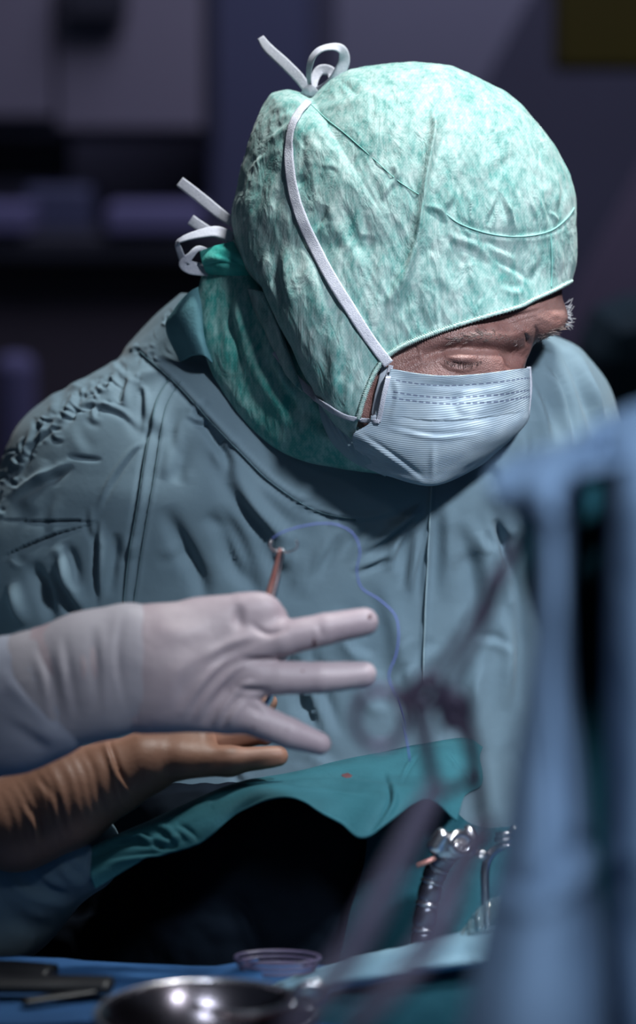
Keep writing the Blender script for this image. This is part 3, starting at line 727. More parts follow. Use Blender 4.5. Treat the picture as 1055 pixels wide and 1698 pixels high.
fbvh = BVHTree.FromPolygons([Vector(v) for v in toW(hv)], [tuple(int(i) for i in f) for f in hf])
def front(x, y, dz, gap):
    for b_ in (fbvh, capbvh2):
        h = hit(x, y, b_)
        if h is not None:
            z = (toC(h[0])[2]-D0)/S
            dz = min(dz, z-gap)
    return dz
capbvh2 = BVHTree.FromPolygons([Vector(v) for v in toW(capg.reshape(-1, 3))], [tuple(int(i) for i in f) for f in quad[keep]])
mg = [[(x, y, front(x, y, z, 12) if j < 6 else z) for j, (x, y, z) in enumerate(rw_)] for rw_ in mg]
mask, mc = sheet('face_mask', mg, MASKM, surgeon, 220, 260, th=0.0010, st=MS, nz=3.0, uv=True)
mask['label'] = 'pale blue pleated face mask'
mbvh = BVHTree.FromPolygons([Vector(v) for v in toW(mc.reshape(-1, 3))], [tuple(int(i) for i in f) for f in gridfaces(220, 260)])
side = mat('mask_side_fabric', (0.24, 0.35, 0.42), (0.30, 0.42, 0.48), scale=30, bump=0.2)
sheet('side_pleat', [[(528, 670, -126), (548, 682, -140), (572, 694, -150), (600, 702, -158), (618, 704, -164)], [(535, 700, -122), (556, 712, -138), (580, 722, -148), (602, 728, -152), (625, 735, -160)], [(550, 732, -118), (572, 746, -130), (592, 756, -138), (612, 762, -142), (635, 768, -146)], [(572, 756, -108), (590, 768, -120), (606, 776, -122), (622, 782, -126), (640, 790, -130)]],
      side, mask, 60, 90, th=0.0008, nz=0.6, st=[([(538, 680), (552, 715), (578, 755)], 2.2, 2.5, 's'), ([(545, 684), (560, 718), (588, 762)], 2.2, 2.5, 's'), ([(554, 688), (570, 722), (598, 768)], 2.2, 2.5, 's'), ([(575, 696), (590, 730), (616, 772)], 3, -3, 's')])
# side binding and ties (white tape)
def tape(name, pts, width, parent, bvh=None, lift=2.0, nsm=80, m=None, thick=0.0011):
    p, nn = on(pts, nsm, bvh, lift*S); v, f = ribbon(p, nn, np.asarray(width)*S if np.isscalar(width) else np.interp(np.linspace(0, 1, len(p)), np.linspace(0, 1, len(width)), width)*S, thick)
    return mesh_obj(name, v, f, m or TAPE, parent)
def tape3(name, pts, nrm, width, parent, thick=0.0011, m=None, nsm=50):
    """pts (px, py, dz)"""
    P3 = cr(np.array([U(*q) for q in pts]), nsm); P3 = toW(P3)
    nn = np.array(nrm, float)
    if nn.ndim == 1: nn = np.repeat(nn[None], nsm, 0)
    else: nn = cr(nn, nsm)
    wdt = np.interp(np.linspace(0, 1, nsm), np.linspace(0, 1, len(np.atleast_1d(width))), np.atleast_1d(width)) if not np.isscalar(width) else np.full(nsm, width)
    v, f = ribbon(P3, nn, wdt*S, thick); return mesh_obj(name, v, f, m or TAPE, parent)
CAMN = (0, -1, 0.1)
vs = [hv, mc.reshape(-1, 3), capg.reshape(-1, 3), fl.reshape(-1, 3)]; fs = [hf, gridfaces(220, 260), quad[keep], gridfaces(110, 320)]; of = np.cumsum([0]+[len(q_) for q_ in vs])
hdbvh = BVHTree.FromPolygons([Vector(q_) for q_ in toW(np.concatenate(vs))], [tuple(int(i)+int(o_) for i in f_) for fq, o_ in zip(fs, of) for f_ in fq])
tape('side_binding', [(649, 606), (643, 630), (637, 655), (632, 680), (628, 698)], 8, mask, hdbvh, 2.5)
tape('side_binding', [(639, 608), (634, 634), (628, 656), (624, 678), (621, 697)], 13, mask, hdbvh, 1.5, m=mat('binding_shade', (0.42, 0.47, 0.55), (0.5, 0.55, 0.62)))
tape3('mask_edge_binding', [(877, 608, -74), (879, 640, -74), (876, 675, -76), (872, 697, -76)], [(0.6, -1, 0.1)]*2, 8, mask)
tape('upper_tie', [(645, 604), (622, 575), (600, 543), (578, 508), (553, 468), (525, 415), (502, 365), (489, 325), (482, 285), (480, 248), (484, 215), (495, 190), (511, 170)], [17, 17, 19, 19, 20, 19, 17, 15, 12], mask, lift=2.5, nsm=140)
tape('lower_tie', [(630, 698), (600, 695), (575, 690), (550, 677), (520, 655), (495, 632), (470, 606), (454, 586)], [7, 8, 9, 12, 14, 13, 10, 5], mask, hdbvh, 3, nsm=90)
# bow at the crown
kx = -4
tape3('knot', [(505, 158, kx-8), (514, 150, kx-16), (524, 158, kx-8)], CAMN, [14, 18, 14], mask, thick=0.006)
tape3('tie_end', [(515, 155, 0), (495, 128, 8), (470, 103, 14), (445, 80, 18), (432, 62, 20)], [(-0.3, -1, 0.2), (0.2, -1, 0.3)], [14, 18, 18, 17, 12], mask)
tape3('bow_loop', [(516, 152, -8), (512, 125, -22), (517, 98, -30), (530, 83, -32), (550, 78, -24), (566, 83, -6), (571, 100, 6), (562, 122, 4), (545, 142, 0), (522, 154, -4)],
      [(-0.9, -0.5, 0.1), (-0.8, -0.7, 0.3), (-0.2, -0.5, 0.9), (0, -0.6, 0.8), (0.5, -1, 0.3), (0.8, -1, 0.1), (0.6, -1, -0.2), (0.2, -1, -0.1)], [10, 13, 16, 17, 18, 22, 24, 20, 14], mask)
tape3('bow_loop', [(520, 152, 5), (522, 130, 18), (532, 116, 24), (548, 118, 26), (552, 130, 20), (540, 146, 8)], CAMN, [10, 15, 17, 17, 15, 10], mask)
# bow at the nape
tape3('tie_end', [(392, 372, 12), (370, 358, 16), (345, 338, 20), (320, 318, 24), (298, 301, 26)], CAMN, [16, 18, 19, 19, 18], cap)
tape3('tie_end', [(372, 395, 30), (350, 384, 34), (332, 375, 36), (316, 364, 36)], CAMN, [10, 14, 18, 18], cap)
tape3('bow_loop', [(388, 396, 0), (360, 384, -6), (330, 388, -10), (304, 396, -8), (295, 404, 0), (300, 422, 4), (305, 434, 6)], [(0, -1, 0.8), (0, -1, 0.9), (0.3, -0.8, 0.9), (-0.6, -0.7, 0.4), (-0.8, -0.9, 0.1)], [22, 22, 17, 12, 10, 14, 16], cap)
tape3('bow_loop', [(352, 420, 10), (330, 412, 6), (316, 424, 2), (306, 436, 0), (318, 444, 4), (345, 448, 10)], [(0, -1, 0.2), (-0.2, -1, 0.5), (-0.4, -1, 0.6)], [8, 9, 12, 20, 24, 22], cap)

# ---- hair: eyebrows, lashes, stray greys at the far temple
def hairs(name, seeds, m, rad=0.45):
    ps = []
    for (x, y, ax, ay, l, out) in seeds:
        h = hit(x, y, fbvh, 0.2*S)
        if h is None: continue
        p0 = h[0]; d = (Rr*ax-Ru*ay); d = d/np.linalg.norm(d)
        k1 = p0+d*l*0.5*S+h[1]*out*0.7*S; k2 = p0+d*l*S+h[1]*out*0.6*S-Ru*0.1*l*S
        ps.append(tube([p0, k1, k2], [rad*S, rad*0.8*S, rad*0.3*S], 4))
    v, f = joinm(ps); return mesh_obj(name, v, f, m, surgeon)
BROWM = mat('grey_brown_hair', (0.16, 0.11, 0.10), (0.34, 0.27, 0.25), scale=200)
WHITEH = mat('white_hair', (0.6, 0.62, 0.66), (0.8, 0.8, 0.84))
sd = []
for i in range(150):
    t = RNG.rand(); x = 745+t*125; y = np.interp(x, [745, 800, 850, 872], [566, 556, 562, 572])+RNG.normal(0, 4)
    sd.append((x, y, -1, -0.25+RNG.normal(0, .35), RNG.uniform(7, 15), 3))
for i in range(60):
    x = RNG.uniform(885, 938); y = np.interp(x, [885, 938], [566, 540])+RNG.normal(0, 3); sd.append((x, y, 1, -0.5+RNG.normal(0, .4), RNG.uniform(6, 12), 3))
hairs('eyebrow', sd, BROWM)
sd = [(738+i*2.1, np.interp(738+i*2.1, [738, 765, 800], [597, 603, 598]), RNG.normal(-0.1, .3), 1, RNG.uniform(5, 9), 5) for i in range(30)]
hairs('eyelashes', sd, mat('dark_lash', (0.05, 0.03, 0.03)), 0.4)
ps = []
for i in range(26):
    x0, y0 = 938+RNG.uniform(-6, 4), 520+RNG.uniform(-18, 22); c0 = U(x0, y0, RNG.uniform(-25, 15))
    a = RNG.uniform(-0.9, 0.9); l = RNG.uniform(10, 22); cv = RNG.uniform(-8, 8)
    c1 = c0+np.array([math.cos(a)*l*.5, math.sin(a)*l*.5+cv*.3, 0])*S; c2 = c0+np.array([math.cos(a)*l*.8, math.sin(a)*l+cv, 0])*S
    ps.append(tube(toW(cr([c0, c1, c2], 7)), np.linspace(0.5, 0.2, 7)*S, 4))
v, f = joinm(ps); mesh_obj('far_brow_hair', v, f, WHITEH, surgeon)

# ---- gown: torso with exact shoulder lines, standing collar, folds
rows = [  # py, left px, right px, near dz, far dz
 (486, 300, 640, 90, 330), (496, 288, 690, 70, 360), (520, 262, 780, 45, 400), (548, 238, 880, 25, 430), (575, 215, 950, 10, 460), (598, 196, 975, 0, 480), (625, 140, 995, -10, 500), (650, 96, 1008, -18, 520),
 (680, 55, 1018, -24, 540), (710, 28, 1028, -30, 555), (745, 10, 1038, -36, 570), (785, -6, 1046, -40, 580), (830, -28, 1052, -40, 590), (900, -60, 1050, -30, 590), (1000, -70, 1040, -20, 590),
 (1100, -50, 1020, -15, 585), (1250, 0, 990, -10, 580), (1400, 40, 980, -5, 580), (1600, 30, 990, 10, 580), (2000, 0, 1010, 20, 590), (2500, -20, 1030, 30, 600), (3050, -40, 1060, 40, 610)]
rw = np.array(rows, float)
tt = np.concatenate([np.linspace(0, 12, 420), np.linspace(12, 21, 260)[1:]])
def crat(p, t):
    i = np.clip(t.astype(int), 0, len(p)-2); f = (t-i)[:, None]; m = len(p)
    g_ = lambda k: p[np.clip(k, 0, m-1)]
    a, b, c, d = g_(i-1), g_(i), g_(i+1), g_(i+2)
    return 0.5*((2*b)+(-a+c)*f+(2*a-5*b+4*c-d)*f*f+(-a+3*b-3*c+d)*f**3)
for c_i in (3, 4): rw[:, c_i] += np.maximum(0, rw[:, 0]-849)*0.141
R_ = crat(rw, tt); nA = 760
ang = np.linspace(0, 2*PI, nA, endpoint=False)
ex = 0.72
cx = np.sign(np.cos(ang))*np.abs(np.cos(ang))**ex; sx = np.sign(np.sin(ang))*np.abs(np.sin(ang))**ex
hw = (R_[:, 2]-R_[:, 1])/2; mx = (R_[:, 2]+R_[:, 1])/2; hz = (R_[:, 4]-R_[:, 3])/2; mz = (R_[:, 4]+R_[:, 3])/2
X = mx[:, None]+hw[:, None]*cx; Z = mz[:, None]-hz[:, None]*sx; Y = R_[:, 0][:, None]+0*X
gg = KA(np.stack([X, Y, D0+Z*S], -1)); gn = wrapn(gg)
GS = [
 # raglan seam band from collar to armpit
 ([(283, 625), (262, 660), (252, 700), (240, 760), (228, 840), (214, 920), (205, 1000)], 4, -6, 's'), ([(300, 632), (278, 668), (268, 710), (256, 790), (242, 870), (228, 960), (222, 1000)], 3, -3, 's'),
 # collar band seam
 ([(232, 583), (262, 610), (300, 645), (350, 700), (400, 752), (450, 800), (520, 845), (600, 862), (660, 850)], 5, -5, 's'),
 # fold lines sleeve
 ([(0, 860), (60, 862), (110, 862), (163, 864)], 5, -9, 'f'), ([(0, 925), (40, 905), (90, 885), (163, 866)], 6, -10, 'f'), ([(163, 860), (163, 920), (164, 1010)], 5, -8, 's'),
 ([(163, 850), (185, 800), (215, 755), (236, 735)], 4, -5, 's'), ([(10, 830), (50, 805), (90, 785), (120, 768)], 6, -9, 's'), ([(110, 757), (140, 760), (170, 763)], 4, -5, 'r'),
 ([(215, 620), (205, 650), (200, 675)], 7, -6, 's'), ([(228, 645), (238, 655), (236, 720)], 5, -5, 's'), ([(110, 680), (150, 672), (200, 685), (230, 715)], 5, -4, 's'), ([(130, 640), (120, 680), (100, 710)], 5, 5, 's'),
 ([(60, 700), (50, 740), (30, 790)], 5, 5, 's'), ([(75, 690), (70, 720), (50, 760)], 3, 4, 'c'), ([(40, 760), (55, 735), (85, 710), (110, 690)], 4, -4, 's'),
 ([(180, 590), (200, 610), (225, 625)], 6, 4, 's'),
 # chest creases running down to the right
 ([(310, 690), (330, 700), (345, 690)], 5, -7, 's'), ([(318, 678), (350, 720), (375, 760), (380, 800)], 9, -10, 'r'), ([(350, 740), (400, 820), (440, 870), (480, 920)], 14, -9, 's'), ([(340, 850), (370, 880), (390, 940), (440, 1000)], 14, -12, 'r'),
 ([(270, 840), (300, 900), (330, 960), (340, 1010)], 14, -10, 'r'), ([(360, 840), (390, 900), (420, 980)], 10, 7, 's'), ([(430, 880), (470, 940), (500, 1000)], 12, -6, 's'), ([(390, 790), (440, 850), (500, 900)], 12, 6, 's'),
 ([(50, 930), (70, 980), (90, 1040)], 12, -12, 'r'), ([(85, 930), (110, 980), (140, 1030)], 11, -9, 's'), ([(100, 900), (115, 940), (120, 980)], 9, 8, 's'), ([(20, 960), (30, 1000), (40, 1040)], 12, 9, 'r'),
 ([(185, 880), (180, 930), (175, 990)], 8, 6, 's'), ([(300, 720), (290, 770), (280, 800)], 12, 4, 's'),
 # chest under the chin: light creases gathered towards the centre fold
 ([(716, 806), (712, 880), (708, 960), (704, 1050), (702, 1130)], 4, 8, 'r'), ([(735, 830), (735, 900), (728, 1000)], 12, -6, 's'),
 ([(600, 920), (640, 895), (670, 870), (700, 850)], 7, -8, 's'), ([(585, 950), (620, 935), (650, 920)], 6, -7, 's'), ([(680, 870), (660, 910), (650, 950)], 7, 7, 's'), ([(690, 880), (680, 930), (670, 980)], 7, -6, 's'), ([(640, 870), (665, 860), (700, 830)], 6, 6, 's'),
 ([(560, 880), (540, 920), (520, 960)], 8, 6, 's'), ([(620, 870), (590, 900), (570, 930)], 6, -5, 's'), ([(700, 900), (690, 950), (688, 1000)], 5, 5, 's'),
 ([(760, 860), (790, 920), (800, 1000), (790, 1100)], 16, -8, 's'), ([(800, 820), (830, 900), (850, 980), (872, 1090)], 10, 5, 's'), ([(820, 860), (836, 900), (845, 960)], 7, -10, 'r'), ([(840, 1000), (855, 1080), (850, 1180)], 14, 9, 's'), ([(790, 1050), (770, 1150), (780, 1250)], 18, -10, 's'),
 ([(560, 1000), (600, 1080), (640, 1180)], 18, 6, 's'), ([(500, 1060), (520, 1130), (560, 1230)], 10, 9, 's'), ([(470, 1060), (490, 1130), (530, 1220)], 8, -16, 'r'), ([(620, 960), (650, 1060), (660, 1160)], 16, -5, 's'),
 # far shoulder folds
 ([(900, 600), (930, 640), (945, 700), (955, 750)], 7, 8, 's'), ([(930, 570), (965, 620), (985, 680), (1000, 730)], 8, -9, 's'), ([(880, 620), (905, 680), (920, 740)], 10, 7, 's'), ([(960, 600), (985, 650), (1000, 700)], 6, 6, 's'),
 ([(800, 760), (830, 790), (850, 830)], 10, -6, 's'), ([(875, 700), (880, 750), (875, 800)], 12, 5, 's'),
]
for _ in range(110):
    x, y = RNG.uniform(0, 1000), RNG.uniform(560, 1300); a = RNG.normal(1.3, 0.8); l = RNG.uniform(25, 90)
    GS.append(([(x, y), (x+math.cos(a+0.25)*l*0.5, y+math.sin(a+0.25)*l*0.5), (x+math.cos(a)*l, y+math.sin(a)*l)], RNG.uniform(5, 14), RNG.uniform(-3.2, 3.2), 's'))
for _ in range(110):      # crumpled shine along the shoulder top
    t = RNG.rand(); x = -5+t*300; y = np.interp(x, [0, 60, 110, 200, 290], [800, 690, 655, 610, 505])+RNG.uniform(0, 1)**1.7*50; a = RNG.uniform(0, PI); l = RNG.uniform(12, 34)
    GS.append(([(x, y), (x+math.cos(a+.3)*l*.5, y+math.sin(a+.3)*l*.5), (x+math.cos(a)*l, y+math.sin(a)*l)], RNG.uniform(2, 4.5), RNG.uniform(-3.6, 3.6), 's'))
GS = [(s_[0], s_[1], s_[2]*(2.0 if s_[1] >= 7 else 1.25))+tuple(s_[3:]) for s_ in GS]
gg = gg+gn*((noise(gg, 9)*16+noise(gg, 22)*7+noise(gg, 60)*1.2)*S)[..., None]*np.clip((tt[:, None]-1)/3, 0, 1)[..., None]
gg = strokes(gg, gn, GS)
gf = gridfaces(len(tt), nA, True)
gown = mesh_obj('gown', toW(gg.reshape(-1, 3)), gf, GOWN, surgeon)
gown['label'] = 'grey green surgical gown'
gbvh = BVHTree.FromPolygons([Vector(v) for v in toW(gg.reshape(-1, 3))], [tuple(int(i) for i in f) for f in gf])
for nm, pts, wd in [('collar_seam', [(232, 583), (262, 610), (300, 645), (350, 700), (400, 752), (450, 800), (520, 845), (590, 862)], 1.4),
                    ('raglan_seam', [(283, 625), (262, 660), (252, 700), (240, 760), (228, 840), (214, 920), (205, 1000)], 1.6), ('raglan_seam', [(300, 632), (278, 668), (268, 710), (256, 790), (242, 870), (228, 960), (222, 1000)], 0.9),
                    ('chest_seam', [(716, 806), (712, 880), (708, 960), (704, 1050), (702, 1130)], 1.6)]:
    p, nn = on(pts, 120, gbvh, 0.2*S)
    v, f = tube(p, wd*S, 6); mesh_obj(nm, v, f, mat('seam_dark_'+nm, (0.08, 0.14, 0.165)) if nm != 'chest_seam' else mat('seam_light', (0.25, 0.34, 0.38)), gown)
# collar standing away from the neck, and the scrub top inside it
sheet('collar', [[(278, 530, 60), (300, 500, 30), (322, 480, 20), (345, 474, 40), (362, 484, 80)], [(276, 540, 60), (300, 520, 15), (322, 510, -5), (335, 515, 0), (338, 520, 30)], [(280, 560, 60), (305, 550, 5), (325, 552, -15), (338, 560, -10), (345, 565, 20)], [(300, 600, 40), (320, 590, 0), (338, 590, -20), (350, 600, -15), (360, 610, 10)]],
      SCRUB, surgeon, 50, 60, th=0.0015)[0].name = 'scrub_collar'
# forearm sleeve coming back in at lower left
def sdfobj(name, prims, lo, hi, h, m, parent, k=0.01, st=(), rel=2, nz=(40, 1.0), facing=True, u=S, extra=None, **kw):
    v, f = surface_nets(lambda P: smooth_union(P, prims, k), lo, hi, h); v = relax(v, f, rel)
    n = mnormals(v, f)
    if (n*(v-v.mean(0))).sum() < 0: n = -n; f = f[:, ::-1]
    v = v+n*(noise(v, nz[0])*nz[1]*u)[:, None]
    v = strokes(v, n, st, u, facing)
    if extra is not None: v = extra(v, n)
    return mesh_obj(name, toW(v), f, m, parent, **kw), v, f
def lohi(pts, pad):
    a = np.array(pts); return a.min(0)-pad, a.max(0)+pad
a0, a1, a2, a3 = U(-190, 1080, 150), U(-170, 1330, -40), U(-20, 1470, -240), U(128, 1412, -330)
lo, hi = lohi([a0, a1, a2, a3, U(60, 930, 330)], 0.085)
SS = [([(0, 1420), (40, 1470), (90, 1490), (130, 1495)], 9, 8, 's'), ([(60, 1440), (80, 1465), (115, 1480)], 6, -7, 's'), ([(100, 1430), (120, 1450), (140, 1470)], 7, 7, 's'), ([(140, 1400), (150, 1430), (140, 1460)], 7, -8, 's'), ([(0, 1480), (50, 1520), (100, 1530)], 14, -7, 's'), ([(0, 1380), (20, 1410), (30, 1440)], 8, 6, 's'), ([(165, 1400), (160, 1440), (135, 1480)], 5, 6, 's')]
sdfobj('gown_sleeve', [lambda P: rcone(P, U(60, 930, 330), a0, 0.065, 0.06), lambda P: rcone(P, a0, a1, 0.06, 0.06), lambda P: rcone(P, a1, a2, 0.06, 0.052), lambda P: rcone(P, a2, a3, 0.052, 0.030)], lo, hi, 0.003, GOWN, surgeon, 0.03, SS, nz=(28, 7))
# tan glove: ribbed cuff over the sleeve, hand reaching right beneath the assistant's hand
DT = -400
def T(px, py, dz=0): return K(px, py, D0+(DT+dz)*S)
tc = [T(28, 1365), T(110, 1325), T(180, 1292)]
lo, hi = lohi(tc, 0.05)
TS = []
for k in range(13):
    t = k/12; x = 22+t*165; y = 1372-t*90
    TS.append(([(x-26, y-70), (x-2, y-25), (x+8, y+22), (x+26, y+72)], RNG.uniform(3.5, 7), RNG.choice([-1, 1])*RNG.uniform(1.0, 2.2), 's'))
TS += [([(175, 1215), (184, 1250), (200, 1290), (222, 1318)], 4, 6, 's'), ([(60, 1290), (90, 1330), (100, 1390)], 6, 3, 's'), ([(40, 1330), (60, 1370), (65, 1410)], 5, 5, 's')]
glove2, _, _ = sdfobj('tan_glove', [lambda P: rcone(P, tc[0], tc[1], 0.0335, 0.033), lambda P: rcone(P, tc[1], tc[2], 0.033, 0.026),
   lambda P: rcone(P, tc[2], T(240, 1268, -5), 0.0245, 0.0205), lambda P: rcone(P, T(240, 1265), T(330, 1246, 5), 0.020, 0.0125),
   lambda P: rcone(P, T(240, 1258, 20), T(330, 1228, 30), 0.018, 0.015),
   lambda P: rcone(P, T(300, 1262, -15), T(380, 1262, -15), 0.0125, 0.0095), lambda P: rcone(P, T(380, 1262, -15), T(462, 1254, -5), 0.0095, 0.007)],
   lo-0.01, hi+np.array([0.15, 0.03, 0.03]), 0.0014, TANG, surgeon, 0.006, TS, nz=(60, 1.5))
glove2['label'] = 'tan latex glove with wrinkled cuff'
for i, (fp, r0, r1) in enumerate([([(320, 1235, 35), (380, 1225, 25), (430, 1215, 10), (455, 1222, 0)], 0.0105, 0.0078), ([(315, 1215, 50), (380, 1180, 45), (430, 1162, 35), (452, 1178, 25)], 0.0105, 0.008),
                       ([(318, 1190, 60), (380, 1130, 55), (430, 1098, 45), (468, 1090, 38)], 0.0100, 0.0075), ([(300, 1250, 60), (360, 1245, 60), (420, 1240, 55)], 0.0105, 0.008)]):
    P3 = toW(cr(np.array([T(*q) for q in fp]), 14)); rr = np.linspace(r0, r1, 14); rr[-1] *= 0.5; rr[-2] *= 0.9
    v, f = tube(P3, rr, 16); subsurf(mesh_obj('gloved_finger', v, f, TANG, glove2), 1)
#@@ASSISTANT
# ------------------------------------------------------------------ assistant: pale glove and sleeve from the left
DH = 1.95
def H(px, py, dz=0): return K(px, py, DH+dz*DH/F)
u_ = DH/F
fl_ = 0.62
def flat(prims_):  # flatten in depth
    def g(P):
        Q = P.copy(); Q[..., 2] = DH+(P[..., 2]-DH)/fl_
        return prims_(Q)*0.8
    return g
PX = lambda r: r*u_
body_pr = [lambda P: rcone(P, H(-700, 1330, 250), H(-60, 1180, 20), 0.034, 0.020), lambda P: rcone(P, H(-60, 1180, 20), H(140, 1130), 0.018, 0.015), lambda P: rcone(P, H(140, 1130), H(330, 1105), 0.015, 0.014),
           lambda P: rcone(P, wc(-0.62, 1.95, 1.28), H(-700, 1330, 250), 0.055, 0.042)]
wl = toC(np.array([[-0.9, 1.5, 0.0], [-0.3, 2.3, 1.8]]))
bb = [lambda P: rcone(P, wc(-0.70, 1.98, 1.36), wc(-0.72, 2.0, 0.95), 0.10, 0.12), lambda P: rcone(P, wc(-0.71, 1.98, 1.36), wc(-0.70, 1.97, 1.52), 0.05, 0.045), lambda P: ell(P, wc(-0.68, 1.95, 1.63), (0.075, 0.11, 0.09)),
      lambda P: rcone(P, wc(-0.77, 2.0, 0.92), wc(-0.78, 2.0, 0.1), 0.08, 0.045), lambda P: rcone(P, wc(-0.64, 2.0, 0.92), wc(-0.63, 2.0, 0.1), 0.08, 0.045),
      lambda P: rcone(P, wc(-0.78, 2.0, 0.05), wc(-0.74, 1.85, 0.035), 0.045, 0.032), lambda P: rcone(P, wc(-0.63, 2.0, 0.05), wc(-0.59, 1.85, 0.035), 0.045, 0.032)]
av, af = surface_nets(lambda P: smooth_union(P, body_pr+bb, 0.02), (-0.95, -1.5, 1.6), (-0.03, 0.55, 2.45), 0.011)
assistant = mesh_obj('person', toW(relax(av, af, 1)), af, SKIN, origin=(-0.70, 2.0, 0.0))
setp(assistant, 'assistant at the left edge, only one outstretched arm in a white latex glove showing', 'person')
sdfobj('scrub_suit', [lambda P: rcone(P, wc(-0.70, 1.98, 1.34), wc(-0.72, 2.0, 0.95), 0.125, 0.145), lambda P: rcone(P, wc(-0.77, 2.0, 0.92), wc(-0.78, 2.0, 0.12), 0.10, 0.07), lambda P: rcone(P, wc(-0.64, 2.0, 0.92), wc(-0.63, 2.0, 0.12), 0.10, 0.07), lambda P: rcone(P, wc(-0.62, 1.95, 1.28), H(-760, 1340, 260), 0.075, 0.06)],
       (-0.98, -1.5, 1.6), (-0.33, 0.35, 2.5), 0.012, SLEEVE2, assistant, 0.03)
# glove: back of the hand faces the camera
hp = []
def R(a, b, ra, rb): hp.append(lambda P, a=a, b=b, ra=PX(ra), rb=PX(rb): rcone(P, a, b, ra, rb))
R(H(60, 1138, 0), H(150, 1120, 0), 95, 98); R(H(150, 1120, 0), H(265, 1108, 0), 102, 100)
R(H(250, 1090, 0), H(400, 1030, 0), 88, 44); R(H(260, 1108), H(405, 1072, -4), 88, 44)
R(H(270, 1112), H(400, 1118, -2), 92, 48); R(H(260, 1135), H(380, 1168, 4), 78, 42)
R(H(330, 1025, 5), H(432, 1022, 8), 30, 36); R(H(432, 1022, 8), H(446, 1028, 60), 34, 30)
R(H(300, 1160, 20), H(370, 1185, 10), 50, 30)
def fing(pts, rs):
    for (a, b), (ra, rb) in zip(zip(pts[:-1], pts[1:]), zip(rs[:-1], rs[1:])): fi.append(lambda P, a=H(*a), b=H(*b), ra=PX(ra), rb=PX(rb): rcone(P, a, b, ra, rb))
fi = []
fing([(400, 1075, 0), (468, 1060, -6), (540, 1043, -2), (604, 1031, 8)], [32, 29, 27, 24])
fing([(400, 1122, 0), (462, 1124, -4), (530, 1124, -2), (603, 1118, 6)], [32, 28, 27, 22])
fing([(375, 1172, 6), (430, 1196, 4), (480, 1216, 4), (530, 1233, 10)], [34, 28, 26, 20])
fing([(440, 1025, 40), (470, 1050, 80), (450, 1090, 110)], [30, 26, 24])        # curled index
fing([(230, 1130, 60), (320, 1120, 120), (400, 1085, 140), (440, 1060, 130)], [52, 36, 28, 24])   # thumb behind
def handf(P):
    Q = P.copy(); Q[..., 2] = DH+(P[..., 2]-DH)/fl_
    palm = smooth_union(Q, hp, PX(22))*0.8
    fg_ = smooth_union(P, fi, PX(3))
    return smin(palm, fg_, PX(16))
HSt = [([(330, 1200), (350, 1160), (385, 1120), (415, 1100)], 7, -6, 's'), ([(350, 1208), (368, 1170), (400, 1135), (430, 1128)], 6, 5, 's'), ([(305, 1195), (330, 1150), (370, 1105), (400, 1090)], 7, -5, 's'), ([(370, 1210), (385, 1180), (410, 1150)], 6, 5, 's'),
       ([(335, 1100), (380, 1075), (430, 1055)], 8, -5, 's'), ([(385, 1140), (420, 1145), (450, 1145)], 6, -7, 'r'), ([(395, 1095), (430, 1095), (455, 1093)], 6, -7, 'r'), ([(398, 1000), (395, 1025), (400, 1045)], 10, -6, 'r'), ([(330, 1090), (300, 1130), (290, 1180)], 14, 4, 's'),
       ([(228, 995), (222, 1050), (215, 1120), (225, 1210)], 5, 4, 's'), ([(415, 1035), (445, 1050), (480, 1040)], 5, -6, 'r'), ([(250, 1040), (300, 1050), (350, 1040)], 16, 4, 'r'), ([(410, 1165), (430, 1175), (445, 1185)], 5, -4, 's'), ([(70, 1090), (80, 1150), (95, 1210)], 8, 4, 's'), ([(120, 1060), (130, 1110), (125, 1180)], 9, -4, 's'), ([(525, 1035), (528, 1050), (532, 1062)], 5, 2, 's')]
v, f = surface_nets(handf, K(50, 1290, DH)+np.array([0, 0, -0.06]), K(650, 960, DH)+np.array([0, 0, 0.10]), 0.0013)
v = relax(v, f, 3); n = mnormals(v, f)
if (n*(v-v.mean(0))).sum() < 0: n = -n; f = f[:, ::-1]
v = v+n*(noise(v, 70)*2.2*u_)[:, None]; v = strokes(v, n, HSt, u_)
glove = mesh_obj('white_glove', toW(v), f, GLOVE, assistant); glove['label'] = 'pale white latex glove with spread fingers'
hbvh = BVHTree.FromPolygons([Vector(q) for q in toW(v)], [tuple(int(i) for i in q) for q in f])
# cuff of the glove, slightly wider than the wrist, and the sleeve
cu = [H(-40, 1185, 25), H(60, 1150, 5), H(150, 1122, 0), H(214, 1106, 0)]
lo, hi = lohi(cu, 0.05)
CUS = [([(100, 1050), (110, 1120), (125, 1200)], 7, 4, 's'), ([(160, 1030), (165, 1100), (170, 1190)], 9, -4, 's'), ([(60, 1070), (80, 1130), (90, 1210)], 8, 5, 's'), ([(200, 1010), (190, 1090), (205, 1180)], 6, 3, 's')]
sdfobj('glove_cuff', [flat(lambda P: rcone(P, cu[0], cu[1], PX(99), PX(102))), flat(lambda P: rcone(P, cu[1], cu[2], PX(102), PX(107))), flat(lambda P: rcone(P, cu[2], cu[3], PX(107), PX(106)))], lo, hi, 0.0018, CUFFM, glove, 0.004, CUS, nz=(50, 3), u=u_)
sl = [H(-760, 1340, 260), H(-200, 1215, 60), H(20, 1168, 15), H(75, 1155, 5)]
lo, hi = lohi(sl, 0.07)
sdfobj('sleeve', [lambda P: rcone(P, sl[0], sl[1], 0.05, 0.043), flat(lambda P: rcone(P, sl[1], sl[2], PX(112), PX(108))), flat(lambda P: rcone(P, sl[2], sl[3], PX(108), PX(104)))], lo, hi, 0.003, SLEEVE2, assistant, 0.01,
       [([(0, 1100), (60, 1170), (110, 1230)], 10, 4, 's'), ([(0, 1180), (60, 1220), (90, 1240)], 10, -4, 's'), ([(20, 1070), (60, 1110), (90, 1180)], 9, 5, 's')], nz=(30, 5), u=u_)
